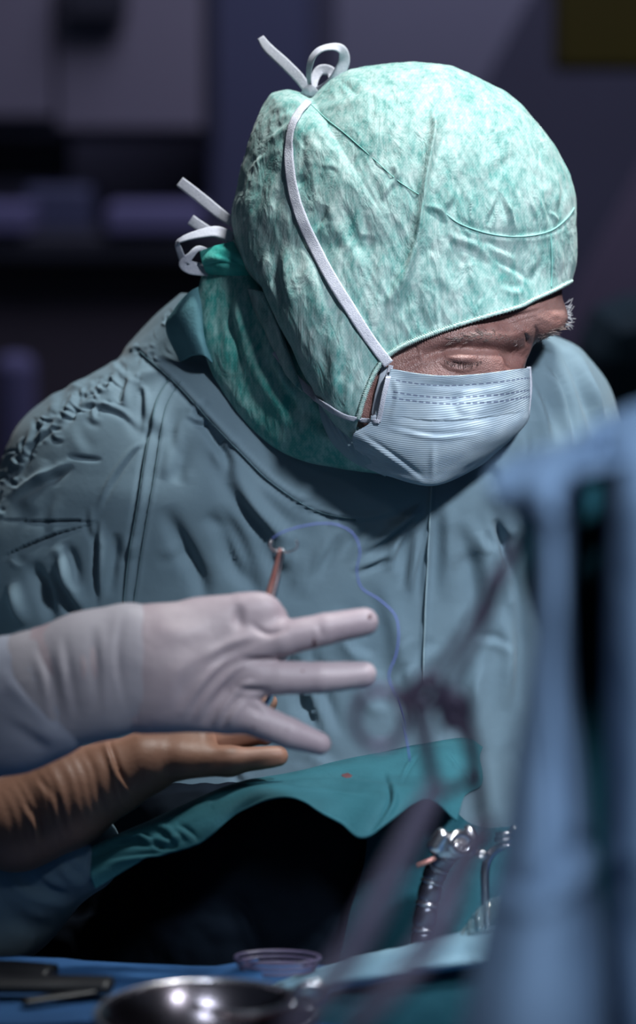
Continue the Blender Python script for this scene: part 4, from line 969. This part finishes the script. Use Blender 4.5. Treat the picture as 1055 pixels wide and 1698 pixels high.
# small blood marks on the glove
for (x, y, a, b) in [(521, 1066, 7, 10), (502, 1113, 5, 4), (421, 1207, 6, 4), (612, 1022, 8, 6), (476, 1210, 4, 4)]:
    h = hit(x, y, hbvh, 0.1*u_)
    if h is None: continue
    c0, nn = h; e1 = np.cross(nn, (0, 0, 1)); e1 /= np.linalg.norm(e1); e2 = np.cross(nn, e1)
    ring = []; 
    for k in range(18):
        t = 2*PI*k/18; rr_ = 1+0.25*math.sin(3*t+x); q_ = c0+e1*math.cos(t)*a*rr_*u_*0.7+e2*math.sin(t)*b*rr_*u_*0.7
        ring.append(q_-nn*0.6*u_)
    v = np.array(ring+[c0+nn*0.5*u_]+[q-nn*1.5*u_ for q in ring]); fcs = [(k, (k+1) % 18, 18) for k in range(18)]+[(19+k, 19+(k+1) % 18, (k+1) % 18, k) for k in range(18)]
    mesh_obj('blood_spot', v, fcs, BLOOD, glove)

# ------------------------------------------------------------------ needle holder, needle and suture in the white hand
nh = []
DN = 1.99
def Nn(px, py, dz=0): return toW(K(px, py, DN+dz*u_))
holder = empty('needle_holder', Nn(470, 1190, 60)); setp(holder, 'reddened steel needle holder rising from behind the white glove', 'needle holder')
def jaw(o1, o2, name, m):
    p = np.array([Nn(436+o1, 1040, 20), Nn(447+o1, 990, 14), Nn(456+o1, 955, 6), Nn(463+o2, 925, 0), Nn(466+o2, 910, -2)]); p = cr(p, 24)
    v, f = tube(p, np.linspace(6.5, 3.2, 24)*u_, 12, flat=0.8); return mesh_obj(name, v, f, m, holder)
jaw(-2.5, -1.5, 'jaw', BRASS); jaw(5, 3, 'jaw', STEEL)
v, f = tube(cr(np.array([Nn(437, 1040, 20), Nn(430, 1120, 60), Nn(405, 1160, 90), Nn(370, 1170, 95)]), 20), 6*u_, 10); mesh_obj('shank', v, f, STEEL, holder)
v, f = tube(cr(np.array([Nn(445, 1040, 20), Nn(455, 1120, 60), Nn(440, 1170, 90), Nn(390, 1185, 100)]), 20), 6*u_, 10); mesh_obj('shank', v, f, STEEL, holder)
v, f = joinm([tube([Nn(360+30*math.cos(a), 1176+20*math.sin(a), 95) for a in np.linspace(0, 2*PI, 30, endpoint=False)], 5*u_, 8, closed=True)]); mesh_obj('finger_ring', v, f, STEEL, holder)
nd = np.array([Nn(471+23*math.cos(a), 903+13*math.sin(a), 8*math.sin(a)) for a in np.linspace(-0.55, PI+0.5, 40)])
v, f = tube(nd, np.linspace(1.2, 3.0, 40)*u_, 8)
setp(mesh_obj('suture_needle', v, f, STEEL), 'curved shiny suture needle gripped at the tip of the needle holder', 'needle')
th = cr(np.array([Nn(451, 893, 5), Nn(470, 882), Nn(500, 873), Nn(535, 868), Nn(565, 872), Nn(588, 888), Nn(597, 915), Nn(592, 945, 5), Nn(600, 975, 10), Nn(630, 995, 10), Nn(655, 1020, 5), Nn(661, 1050), Nn(657, 1085), Nn(645, 1120), Nn(655, 1150, 10), Nn(670, 1200, 40), Nn(680, 1262, 60)]), 160)
v, f = tube(th, 1.15*u_, 6)
setp(mesh_obj('suture_thread', v, f, THREAD), 'thin violet suture thread looping from the needle in front of the gown', 'thread')

#@@TABLE
# ------------------------------------------------------------------ operating table, drapes
ZT = 0.965
tb = empty('operating_table', (0.0, 1.75, 0.0)); setp(tb, 'table under the blue cover at the bottom of the picture', 'table')
wbox('table_top', (-0.45, 1.30, ZT-0.045), (0.42, 1.99, ZT-0.012), STEEL, tb, 0.004)
wbox('pedestal', (-0.10, 1.6, 0.05), (0.10, 1.85, ZT-0.045), STEEL, tb, 0.01)
wbox('base', (-0.3, 1.45, 0.0), (0.3, 2.0, 0.06), STEEL, tb, 0.01)
# blue cover lying over it
xs = np.linspace(-0.47, 0.44, 160); ys = np.linspace(1.28, 2.01, 150)
gx, gy = np.meshgrid(xs, ys); Pp = np.stack([gx, gy, gx*0], -1)
zz = ZT+0.004+noise(Pp, 14)*0.008+np.maximum(0, ridged(Pp, 9))*0.010
edge = np.minimum(np.minimum(gx+0.47, 0.44-gx), np.minimum(gy-1.28, 2.01-gy)); zz = zz-np.exp(-edge/0.012)*0.07
zz = np.maximum(zz, ZT-0.08)
cov = mesh_obj('table_cover', np.stack([gx, gy, zz], -1).reshape(-1, 3), gridfaces(150, 160), BLUE); solid(cov, 0.001, 1)
setp(cov, 'blue cloth cover spread on the table under the steel bowl', 'table cover')
def Zp(px, py, z=ZT): return onplane(px, py, z)
# raised tent of the blue cover near the bowl
def D(px, py, d): return (px, py, d)
o, _ = sheet('blue_towel', [[(-40, 1590, 2.06), (80, 1592, 2.05), (200, 1600, 2.04), (300, 1608, 2.03), (360, 1606, 2.02), (428, 1592, 2.0)],
                     [(-40, 1606, 2.02), (80, 1606, 2.0), (200, 1612, 2.0), (300, 1616, 2.0), (370, 1612, 1.98), (432, 1604, 1.97)],
                     [(-40, 1640, 1.93), (90, 1640, 1.93), (200, 1640, 1.93), (290, 1640, 1.93), (360, 1640, 1.92), (436, 1622, 1.93)],
                     [(-40, 1700, 1.82), (90, 1700, 1.82), (200, 1690, 1.83), (290, 1680, 1.85), (380, 1670, 1.86), (440, 1660, 1.86)]], BLUE, None, 70, 120, th=0.003, rel=False,
                     st=[([(210, 1612), (290, 1616), (330, 1630)], 5, 6, 's'), ([(60, 1600), (150, 1606), (210, 1620)], 5, 6, 's'), ([(350, 1622), (400, 1606), (430, 1594)], 4, 6, 's')], nz=4)
setp(o, 'folded blue towel with a raised corner behind the steel bowl', 'towel')
# black rubber handled instruments, flat on the cover at left
def flatbar(name, pts, z, r, m, flat_=0.45, parent=None, n=30):
    p = cr(np.array([Zp(x, y, z) for x, y in pts]), n); rr = np.full(n, r); rr[0] *= 0.6; rr[-1] *= 0.6
    v, f = tube(p, rr, 14, flat=1.0, up=(0, 0, 1)); p0 = v.mean(0); v[:, 2] = (v[:, 2]-p0[2])*flat_+p0[2]
    return mesh_obj(name, v, f, m, parent)
k1 = flatbar('cable_handle', [(-40, 1632), (60, 1632), (130, 1632), (188, 1634)], ZT+0.032, 0.011, BLACK)
setp(k1, 'thick black instrument handle lying on blue cloth at lower left', 'instrument')
k2 = flatbar('black_clamp', [(36, 1662), (80, 1655), (130, 1648), (180, 1640)], ZT+0.03, 0.005, BLACK); setp(k2, 'thin black instrument lying just in front of the thick black handle', 'instrument')
k3 = flatbar('black_tray', [(-40, 1608), (20, 1610), (90, 1616)], ZT+0.028, 0.013, BLACK); setp(k3, 'black shaft partly cut off by the left edge behind the thick handle', 'instrument')

# steel bowl
cb_ = W(345, 1681, 1.75); Rb = 182*1.75/F
prof = [(0.001, 0.0), (0.040, 0.0), (0.048, 0.006), (0.056, 0.025), (Rb-0.001, 0.050), (Rb+0.002, 0.052), (Rb+0.003, 0.050), (Rb+0.003, 0.052), (Rb+0.001, 0.0535), (Rb-0.002, 0.052), (0.053, 0.025), (0.045, 0.0085), (0.038, 0.0035), (0.001, 0.0030)]
v, f = lathe(prof, (cb_[0], cb_[1], cb_[2]-0.053)); bowl = mesh_obj('steel_bowl', v, f, BOWLSTEEL)
setp(bowl, 'round shiny steel bowl at the bottom edge of the picture', 'bowl')
a = np.linspace(0, 2*PI, 96, endpoint=False)
v, f = tube(np.stack([cb_[0]+(Rb+0.001)*np.cos(a), cb_[1]+(Rb+0.001)*np.sin(a), np.full(96, cb_[2])], -1), 0.0022, 8, closed=True, up=(0, 0, 1)); mesh_obj('rim', v, f, STEEL, bowl)
liq = mat('dark_fluid', (0.05, 0.012, 0.015), rough=0.08, spec=0.6)
v, f = lathe([(0.0005, 0), (0.049, 0), (0.049, -0.002), (0.0005, -0.002)], (cb_[0], cb_[1], cb_[2]-0.034)); 
setp(mesh_obj('fluid', v, f, liq), 'dark fluid standing inside the steel bowl', 'fluid')
# loop handle of a clamp over the bowl's right rim
rp_ = np.array([W(515+28*math.cos(t), 1650+20*math.sin(t), 1.74) for t in np.linspace(0, 2*PI, 40, endpoint=False)])
cl = empty('ring_clamp', W(480, 1690, 1.74)); setp(cl, 'steel clamp whose ring handle rests on the bowl rim at right', 'clamp')
v, f = tube(rp_, 0.0026, 10, closed=True); mesh_obj('finger_ring', v, f, STEEL, cl)
v, f = tube(cr(np.array([W(490, 1662, 1.74), W(440, 1680, 1.745), W(380, 1682, 1.75), W(320, 1668, 1.77)]), 20), 0.0024, 8); mesh_obj('shank', v, f, STEEL, cl)
# coil of tubing behind the bowl
ps = []
for k in range(3):
    ps.append(tube([W(460+(60+5*k)*math.cos(t), 1606-9*k+11*math.sin(t), 1.96-0.012*math.sin(t)) for t in np.linspace(0, 2*PI, 60, endpoint=False)], 0.0012, 8, closed=True))
v, f = joinm(ps); setp(mesh_obj('tubing_coil', v, f, mat('plum_tubing', (0.06, 0.05, 0.09), (0.09, 0.07, 0.12), rough=0.3)), 'coil of thin plum coloured tubing lying behind the steel bowl', 'tubing')

# patient side: dark vertical drape, its teal part at right
DV = 2.10
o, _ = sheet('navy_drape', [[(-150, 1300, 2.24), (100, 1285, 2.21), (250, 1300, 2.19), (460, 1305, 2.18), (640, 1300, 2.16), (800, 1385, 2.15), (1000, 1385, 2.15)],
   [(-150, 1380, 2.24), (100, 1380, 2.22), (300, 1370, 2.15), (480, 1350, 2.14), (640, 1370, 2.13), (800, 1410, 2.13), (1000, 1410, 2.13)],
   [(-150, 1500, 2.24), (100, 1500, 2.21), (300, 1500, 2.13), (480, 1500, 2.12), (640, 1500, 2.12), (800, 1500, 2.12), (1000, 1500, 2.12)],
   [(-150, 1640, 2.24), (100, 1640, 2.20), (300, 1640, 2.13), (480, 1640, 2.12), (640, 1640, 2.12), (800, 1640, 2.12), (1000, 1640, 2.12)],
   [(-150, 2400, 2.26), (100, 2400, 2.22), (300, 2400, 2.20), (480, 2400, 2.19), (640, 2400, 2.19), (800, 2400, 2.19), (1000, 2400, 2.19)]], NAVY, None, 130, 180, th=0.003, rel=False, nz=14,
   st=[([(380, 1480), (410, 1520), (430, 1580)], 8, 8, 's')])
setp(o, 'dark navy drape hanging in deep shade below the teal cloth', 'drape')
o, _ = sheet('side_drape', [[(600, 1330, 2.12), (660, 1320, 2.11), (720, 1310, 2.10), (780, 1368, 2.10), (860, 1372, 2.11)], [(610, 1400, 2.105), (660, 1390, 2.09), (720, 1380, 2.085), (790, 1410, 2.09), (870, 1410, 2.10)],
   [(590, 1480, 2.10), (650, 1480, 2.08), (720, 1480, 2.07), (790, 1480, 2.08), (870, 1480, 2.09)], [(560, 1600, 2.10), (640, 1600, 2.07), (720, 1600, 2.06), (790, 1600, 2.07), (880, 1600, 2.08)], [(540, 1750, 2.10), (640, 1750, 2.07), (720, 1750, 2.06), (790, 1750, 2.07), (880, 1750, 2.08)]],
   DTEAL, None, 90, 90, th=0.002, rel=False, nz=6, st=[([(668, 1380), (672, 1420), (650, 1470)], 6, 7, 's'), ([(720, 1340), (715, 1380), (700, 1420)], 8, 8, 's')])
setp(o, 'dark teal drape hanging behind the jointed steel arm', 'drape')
# teal cloth over the edge, lit on top
TG = [[(130, 1425, 2.18), (230, 1385, 2.18), (330, 1342, 2.18), (420, 1302, 2.19), (520, 1278, 2.20), (620, 1250, 2.20), (700, 1235, 2.20), (770, 1225, 2.20), (800, 1240, 2.20)],
      [(150, 1402, 2.08), (240, 1366, 2.08), (330, 1324, 2.08), (400, 1296, 2.09), (470, 1286, 2.10), (570, 1266, 2.12), (660, 1256, 2.13), (750, 1241, 2.14), (796, 1258, 2.14)],
      [(152, 1425, 2.06), (245, 1388, 2.055), (335, 1344, 2.05), (410, 1308, 2.06), (480, 1298, 2.07), (560, 1296, 2.08), (640, 1290, 2.08), (735, 1285, 2.09), (800, 1300, 2.10)],
      [(150, 1450, 2.05), (240, 1408, 2.045), (340, 1360, 2.04), (420, 1316, 2.045), (485, 1312, 2.05), (565, 1330, 2.04), (635, 1325, 2.03), (715, 1305, 2.05), (770, 1322, 2.06)],
      [(158, 1474, 2.05), (240, 1426, 2.04), (330, 1398, 2.03), (400, 1345, 2.04), (480, 1322, 2.04), (560, 1362, 2.02), (608, 1388, 2.00), (700, 1325, 2.03), (757, 1362, 2.04)]]
TS_ = [([(170, 1400), (230, 1395), (280, 1400), (310, 1385)], 5, -9, 's'), ([(200, 1385), (240, 1390), (270, 1410)], 5, 8, 's'), ([(250, 1370), (280, 1385), (300, 1410)], 6, -8, 's'), ([(170, 1430), (230, 1420), (290, 1420)], 5, 7, 's'), ([(290, 1370), (310, 1380), (330, 1400)], 5, 7, 's'),
       ([(350, 1335), (400, 1310), (470, 1296), (560, 1292), (640, 1300), (700, 1312)], 5, 6, 's'), ([(440, 1300), (520, 1308), (620, 1322)], 3, 4, 's'), ([(640, 1280), (650, 1330), (615, 1385)], 5, -8, 's'), ([(700, 1245), (680, 1270), (665, 1300)], 3, 3, 's'), ([(740, 1245), (760, 1270), (785, 1300)], 4, 5, 's'), ([(480, 1340), (520, 1345), (580, 1370)], 4, 3, 's')]
tealc, tcg = sheet('teal_cloth', TG, TEAL, None, 150, 420, th=0.0012, rel=False, nz=3, st=TS_)
setp(tealc, 'teal cloth folded over the drape edge in front of the surgeon, lit on top', 'cloth')
tbv = BVHTree.FromPolygons([Vector(v) for v in toW(tcg.reshape(-1, 3))], [tuple(int(i) for i in f) for f in gridfaces(150, 420)])
h = hit(590, 1287, tbv, 0.0002)
if h is not None:
    c0, nn = h; e1 = np.array([1., 0, 0]); e2 = np.cross(nn, e1); e2 /= np.linalg.norm(e2)
    ring = [c0+e1*math.cos(t)*0.009*(1+.2*math.sin(3*t))+e2*math.sin(t)*0.005-nn*.0004 for t in np.linspace(0, 2*PI, 20, endpoint=False)]
    mesh_obj('blood_stain', np.array(ring+[c0+nn*.0002]), [(k, (k+1) % 20, 20) for k in range(20)], BLOOD, tealc)
# pale blue sheet rising at lower right
o, _ = sheet('pale_sheet', [[(470, 1625, 2.02), (560, 1596, 2.02), (640, 1576, 2.02), (720, 1558, 2.02), (800, 1540, 2.02), (870, 1530, 2.02)], [(440, 1640, 1.96), (540, 1612, 1.94), (640, 1592, 1.93), (720, 1576, 1.92), (800, 1562, 1.92), (880, 1550, 1.92)],
      [(430, 1655, 1.92), (540, 1630, 1.90), (640, 1612, 1.88), (720, 1600, 1.88), (800, 1590, 1.88), (880, 1580, 1.88)], [(440, 1690, 1.91), (545, 1650, 1.90), (640, 1625, 1.89), (720, 1610, 1.89), (800, 1602, 1.89), (880, 1600, 1.89)]], PALEB, None, 50, 120, th=0.002, rel=False, nz=5,
      st=[([(700, 1600), (740, 1586), (790, 1580)], 6, 8, 's')])
setp(o, 'pale blue sheet sloping up to the right, below the jointed steel arm', 'sheet')
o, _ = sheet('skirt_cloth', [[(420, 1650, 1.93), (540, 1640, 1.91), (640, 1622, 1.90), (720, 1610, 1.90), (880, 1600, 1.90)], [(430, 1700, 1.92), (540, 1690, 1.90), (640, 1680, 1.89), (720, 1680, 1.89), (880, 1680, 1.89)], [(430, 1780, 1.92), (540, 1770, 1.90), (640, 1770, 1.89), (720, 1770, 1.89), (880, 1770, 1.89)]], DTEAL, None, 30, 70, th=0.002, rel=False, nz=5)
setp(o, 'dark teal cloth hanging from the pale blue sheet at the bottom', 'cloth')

# jointed steel retractor arm
arm = empty('snake_retractor', W(695, 1570, 2.03)); setp(arm, 'jointed steel snake arm rising at lower right with a clamp head', 'retractor')
pth = cr(np.array([W(698, 1575, 2.03), W(703, 1530, 2.03), (W(712, 1480, 2.03)), W(722, 1445, 2.03), W(738, 1418, 2.025), W(752, 1400, 2.02)]), 60)
sg = [0, 10, 20, 30, 40, 50, 59]
rr = np.full(60, 0.0068); v, f = tube(pth, rr*0.93, 20); mesh_obj('core', v, f, ARMSTEEL, arm)
for k in range(0, 50, 10):
    v, f = tube(pth[k:k+9], [0.0068, 0.0073, 0.0076, 0.0077, 0.0077, 0.0077, 0.0076, 0.0073, 0.0068], 24); mesh_obj('joint_bead', v, f, ARMSTEEL, arm)
    v, f = tube(pth[k+8:k+11], [0.0072, 0.0081, 0.0072], 24); mesh_obj('bead_ring', v, f, STEEL, arm)
v, f = lathe([(0.0005, -0.008), (0.012, -0.008), (0.0135, -0.004), (0.0135, 0.001), (0.011, 0.004), (0.006, 0.006), (0.0005, 0.0065)], W(745, 1398, 2.015), 40); mesh_obj('clamp_body', v, f, STEEL, arm)
v, f = tube(cr(np.array([W(718, 1412, 2.0), W(728, 1395, 2.0), W(740, 1378, 2.0)]), 12), [0.004, .0055, .0058, .0058, .0058, .0058, .0058, .0058, .0058, .0058, .0055, .004], 16); mesh_obj('lever', v, f, STEEL, arm)
v, f = tube([W(762+15*math.cos(t), 1398+16*math.sin(t), 2.0+0.004*math.cos(t)) for t in np.linspace(0, 2*PI, 30, endpoint=False)], 0.0028, 10, closed=True); mesh_obj('clamp_ring', v, f, STEEL, arm)
v, f = tube([W(770, 1374, 2.01), W(776, 1376, 2.01), W(784, 1390, 2.01), W(783, 1412, 2.01), W(772, 1425, 2.01)], [0.003, .004, .004, .0045, .003], 12); mesh_obj('wing_screw', v, f, STEEL, arm)
v, f = tube([W(692, 1436, 2.0), W(706, 1430, 2.0), W(722, 1422, 2.0)], 0.0016, 8); mesh_obj('pin', v, f, BRASS, arm)
# second bit of steel: rail with prongs at right
rl = empty('ring_retractor', W(815, 1500, 2.0)); setp(rl, 'glinting steel frame with prongs beside the foreground drape', 'retractor')
for (x0, y0, x1, y1) in [(822, 1384, 850, 1381), (820, 1393, 850, 1391), (822, 1404, 850, 1401)]:
    v, f = tube([W(x0, y0, 2.0), W((x0+x1)/2, (y0+y1)/2, 2.0), W(x1, y1, 2.0)], 0.0016, 8); mesh_obj('prong', v, f, STEEL, rl)
v, f = tube(cr(np.array([W(852, 1370, 2.01), W(840, 1395, 2.01), W(815, 1415, 2.01), W(805, 1440, 2.01), W(804, 1480, 2.01), W(806, 1560, 2.01)]), 30), 0.0028, 10); mesh_obj('rail', v, f, STEEL, rl)
v, f = tube([W(800+6*math.cos(t), 1418+4*math.sin(t), 1.995) for t in np.linspace(0, 2*PI, 20, endpoint=False)], 0.0015, 8, closed=True); mesh_obj('catch', v, f, STEEL, rl)
# clear plastic bag/tube
pm, nt, b = newmat('clear_plastic'); b.inputs['Base Color'].default_value = (0.85, 0.95, 0.97, 1); b.inputs['Roughness'].default_value = 0.08; b.inputs['Transmission Weight'].default_value = 0.95; b.inputs['IOR'].default_value = 1.35
o, _ = sheet('plastic_wrap', [[(775, 1530, 2.0), (790, 1510, 1.99), (806, 1492, 1.985), (830, 1484, 1.99)], [(768, 1545, 1.99), (786, 1530, 1.98), (805, 1520, 1.975), (830, 1515, 1.98)], [(764, 1562, 1.985), (785, 1558, 1.975), (806, 1552, 1.97), (832, 1550, 1.975)]], pm, None, 40, 40, th=0.001, rel=False, nz=6,
   st=[([(770, 1535), (780, 1525), (784, 1545)], 3, 6, 's'), ([(797, 1500), (796, 1525), (798, 1545)], 3, 6, 's'), ([(776, 1520), (772, 1545), (768, 1560)], 2, 5, 's')])
setp(o, 'crumpled clear plastic wrap at the foot of the steel frame', 'plastic wrap')

#@@FOREGROUND
# ------------------------------------------------------------------ foreground drape close to the lens, right
DF = 1.25
FGR = [
 [(845, 760, 1.36), (880, 750, 1.34), (930, 738, 1.33), (960, 724, 1.34), (990, 705, 1.36), (1020, 690, 1.36), (1060, 672, 1.34), (1160, 640, 1.32)],
 [(815, 800, 1.27), (860, 800, 1.26), (905, 775, 1.25), (940, 760, 1.27), (975, 752, 1.33), (1008, 752, 1.34), (1050, 750, 1.27), (1160, 720, 1.25)],
 [(850, 850, 1.27), (874, 850, 1.25), (910, 830, 1.22), (940, 830, 1.26), (968, 830, 1.56), (1002, 835, 1.58), (1035, 820, 1.25), (1160, 800, 1.21)],
 [(888, 905, 1.30), (900, 900, 1.27), (912, 900, 1.22), (936, 900, 1.26), (958, 910, 1.60), (1004, 920, 1.62), (1030, 900, 1.25), (1160, 900, 1.20)],
 [(886, 1030, 1.29), (900, 1030, 1.24), (916, 1030, 1.21), (934, 1030, 1.25), (952, 1040, 1.60), (1006, 1040, 1.62), (1028, 1030, 1.25), (1160, 1030, 1.20)],
 [(868, 1150, 1.28), (888, 1150, 1.23), (912, 1150, 1.21), (938, 1150, 1.25), (958, 1160, 1.59), (1008, 1160, 1.61), (1028, 1150, 1.25), (1160, 1150, 1.20)],
 [(846, 1290, 1.27), (880, 1290, 1.22), (920, 1290, 1.21), (955, 1290, 1.24), (978, 1290, 1.58), (1010, 1290, 1.60), (1030, 1290, 1.25), (1160, 1290, 1.20)],
 [(825, 1430, 1.26), (870, 1430, 1.21), (920, 1430, 1.20), (966, 1430, 1.23), (990, 1430, 1.54), (1012, 1430, 1.56), (1032, 1430, 1.24), (1160, 1430, 1.20)],
 [(795, 1570, 1.25), (850, 1570, 1.20), (920, 1570, 1.19), (978, 1570, 1.22), (1004, 1570, 1.34), (1020, 1570, 1.36), (1040, 1570, 1.23), (1160, 1570, 1.20)],
 [(765, 1720, 1.24), (830, 1720, 1.19), (920, 1720, 1.18), (990, 1720, 1.21), (1016, 1720, 1.32), (1030, 1720, 1.34), (1050, 1720, 1.22), (1160, 1720, 1.19)],
 [(720, 1950, 1.24), (820, 1950, 1.19), (920, 1950, 1.18), (1000, 1950, 1.21), (1026, 1950, 1.30), (1040, 1950, 1.32), (1060, 1950, 1.22), (1160, 1950, 1.19)]]
FGS = [([(830, 1470), (880, 1490), (920, 1470), (960, 1420), (985, 1400)], 16, 12, 's'), ([(1055, 1420), (1030, 1450), (1015, 1480)], 14, 12, 's'), ([(840, 810), (880, 800), (940, 770)], 14, 10, 's'), ([(900, 790), (950, 840), (1000, 860)], 14, -8, 's')]
fd = empty('foreground_drape', W(950, 1950, 1.2)); setp(fd, 'large blurred blue drape hanging in heavy folds in the right foreground', 'drape')
sheet('left_fold', [q[:5] for q in FGR], FBLUE, fd, 260, 140, th=0.002, rel=False, nz=3, st=FGS)
sheet('right_fold', [[(q[5][0]-4, q[5][1], q[5][2])]+q[6:]+[(q[7][0]+120, q[7][1], q[7][2]+0.05)] for q in FGR], FBLUE, fd, 240, 90, th=0.002, rel=False, nz=3, st=FGS)
sheet('top_fold', [FGR[0], FGR[1], [(x, y, d-0.02) for x, y, d in [(815, 850, 1.30), (860, 850, 1.27), (905, 800, 1.26), (940, 790, 1.26), (975, 780, 1.28), (1008, 775, 1.29), (1050, 770, 1.27), (1160, 740, 1.25)]]], FBLUE, fd, 70, 160, th=0.002, rel=False, nz=3, st=FGS)
o, _ = sheet('valley_shade_drape', [[(845, 800, 1.50), (900, 790, 1.48), (960, 770, 1.47), (1020, 760, 1.47), (1100, 750, 1.46)], [(862, 880, 1.49), (910, 880, 1.46), (960, 880, 1.45), (1020, 880, 1.44), (1100, 880, 1.44)],
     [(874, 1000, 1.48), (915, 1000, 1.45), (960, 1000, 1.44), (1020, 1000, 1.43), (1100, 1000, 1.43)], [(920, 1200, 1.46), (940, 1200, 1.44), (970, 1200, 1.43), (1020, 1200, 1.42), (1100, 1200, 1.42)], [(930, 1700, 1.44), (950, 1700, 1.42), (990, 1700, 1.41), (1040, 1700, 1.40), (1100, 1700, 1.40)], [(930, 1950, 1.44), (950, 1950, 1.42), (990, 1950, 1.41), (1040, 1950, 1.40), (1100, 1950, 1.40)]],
     DTEAL, None, 150, 60, th=0.002, rel=False, nz=8)  # dark layer added behind the blue folds so their valleys read as shaded
setp(o, 'dark teal cloth layer added behind the blue foreground drape, standing for the shade in its deep folds', 'drape')
# the pole that carries it, behind
v, f = tube([W(860, 812, 1.40), W(900, 800, 1.40), W(1000, 765, 1.40), W(1300, 660, 1.40)], 0.009, 16)
setp(mesh_obj('drape_rail', v, f, STEEL), 'rail hidden behind the blue foreground drape that carries it', 'rail')
# tall clamp hanging in front of the gown: shafts, box joint, rings
PLUM = mat('plum_rubber', (0.10, 0.085, 0.13), (0.13, 0.11, 0.16), rough=0.5)
DC = 1.50
uc = DC/F
def Cc(px, py, dz=0): return W(px, py, DC+dz*uc)
def inst(name, parent, pts, r, m=DSTEEL, n=40, flat_=1.0):
    p = cr(np.array([Cc(*q) for q in pts]), n); v, f = tube(p, np.interp(np.linspace(0, 1, n), np.linspace(0, 1, len(r)), r)*uc*1.25, 14, flat=flat_); return mesh_obj(name, v, f, m, parent)
c1 = empty('long_clamp', Cc(740, 1310)); setp(c1, 'blurred long plum coloured clamp slanting down from the drape to its ring handles', 'clamp')
inst('jaw', c1, [(862, 884, 0), (845, 925, 0), (818, 975, 0)], [6, 8, 10]); inst('box_joint', c1, [(832, 948, 0), (812, 985, 0)], [12, 12], n=6)
inst('shank', c1, [(815, 980, 0), (770, 1050, 0), (715, 1125, 0), (685, 1170, 0)], [7, 6, 7, 9]); inst('shank', c1, [(822, 985, 8), (795, 1050, 8), (755, 1120, 8), (735, 1160, 8)], [7, 6, 6, 8])
def ringo(name, parent, cx_, cy_, a_, b_, r, rot=0, dz=0, m=DSTEEL):
    p = np.array([Cc(cx_+a_*math.cos(t)*math.cos(rot)-b_*math.sin(t)*math.sin(rot), cy_+a_*math.cos(t)*math.sin(rot)+b_*math.sin(t)*math.cos(rot), dz+6*math.sin(t)) for t in np.linspace(0, 2*PI, 48, endpoint=False)])
    v, f = tube(p, r*uc*1.25, 12, closed=True); return mesh_obj(name, v, f, m, parent)
ringo('finger_ring', c1, 705, 1150, 20, 28, 9, 0.5); ringo('finger_ring', c1, 755, 1180, 20, 26, 9, 0.2, 8)
c2 = empty('ring_forceps', Cc(740, 1698)); setp(c2, 'blurred dark forceps below the long clamp, their handles crossing toward the bowl', 'forceps')
inst('shank', c2, [(690, 1160, 10), (702, 1210, 10), (712, 1265, 10), (722, 1305, 8)], [12, 10, 9, 9]); inst('shank', c2, [(752, 1165, 14), (776, 1215, 14), (790, 1280, 12), (800, 1350, 10), (806, 1410, 8)], [13, 11, 9, 9, 9])
inst('bow', c2, [(722, 1305, 8), (745, 1312, 8), (770, 1300, 8), (786, 1275, 10)], [8, 7, 7, 8])
c3 = empty('suction_tube', Cc(520, 1760)); setp(c3, 'blurred plum tube running from the clamp handles down to the bottom left', 'tube')
inst('tube', c3, [(722, 1305, -300), (690, 1370, -500), (640, 1470, -800), (590, 1570, -950), (540, 1640, -1000), (480, 1720, -1000)], [12, 15, 15, 15, 15, 15], m=PLUM)
c4 = empty('suction_tube', Cc(570, 1760)); setp(c4, 'blurred plum tube to the right, crossing the pale blue sheet', 'tube')
inst('tube', c4, [(806, 1370, -200), (775, 1420, -500), (745, 1480, -800), (715, 1560, -900), (660, 1630, -950), (580, 1710, -950)], [12, 16, 16, 15, 14, 14], m=PLUM)
c5 = empty('loop_handle', Cc(628, 1245)); setp(c5, 'blurred pinkish finger ring hanging in front of the gown beside the fingertips', 'instrument ring')
ringo('finger_ring', c5, 630, 1192, 42, 47, 7.0, 0, 30, mat('mauve_steel', (0.12, 0.10, 0.16), (0.20, 0.14, 0.20), rough=0.35, metal=0.5)); inst('shank', c5, [(655, 1158, 30), (680, 1140, 15), (700, 1135, 5)], [7, 6, 6], m=DSTEEL)
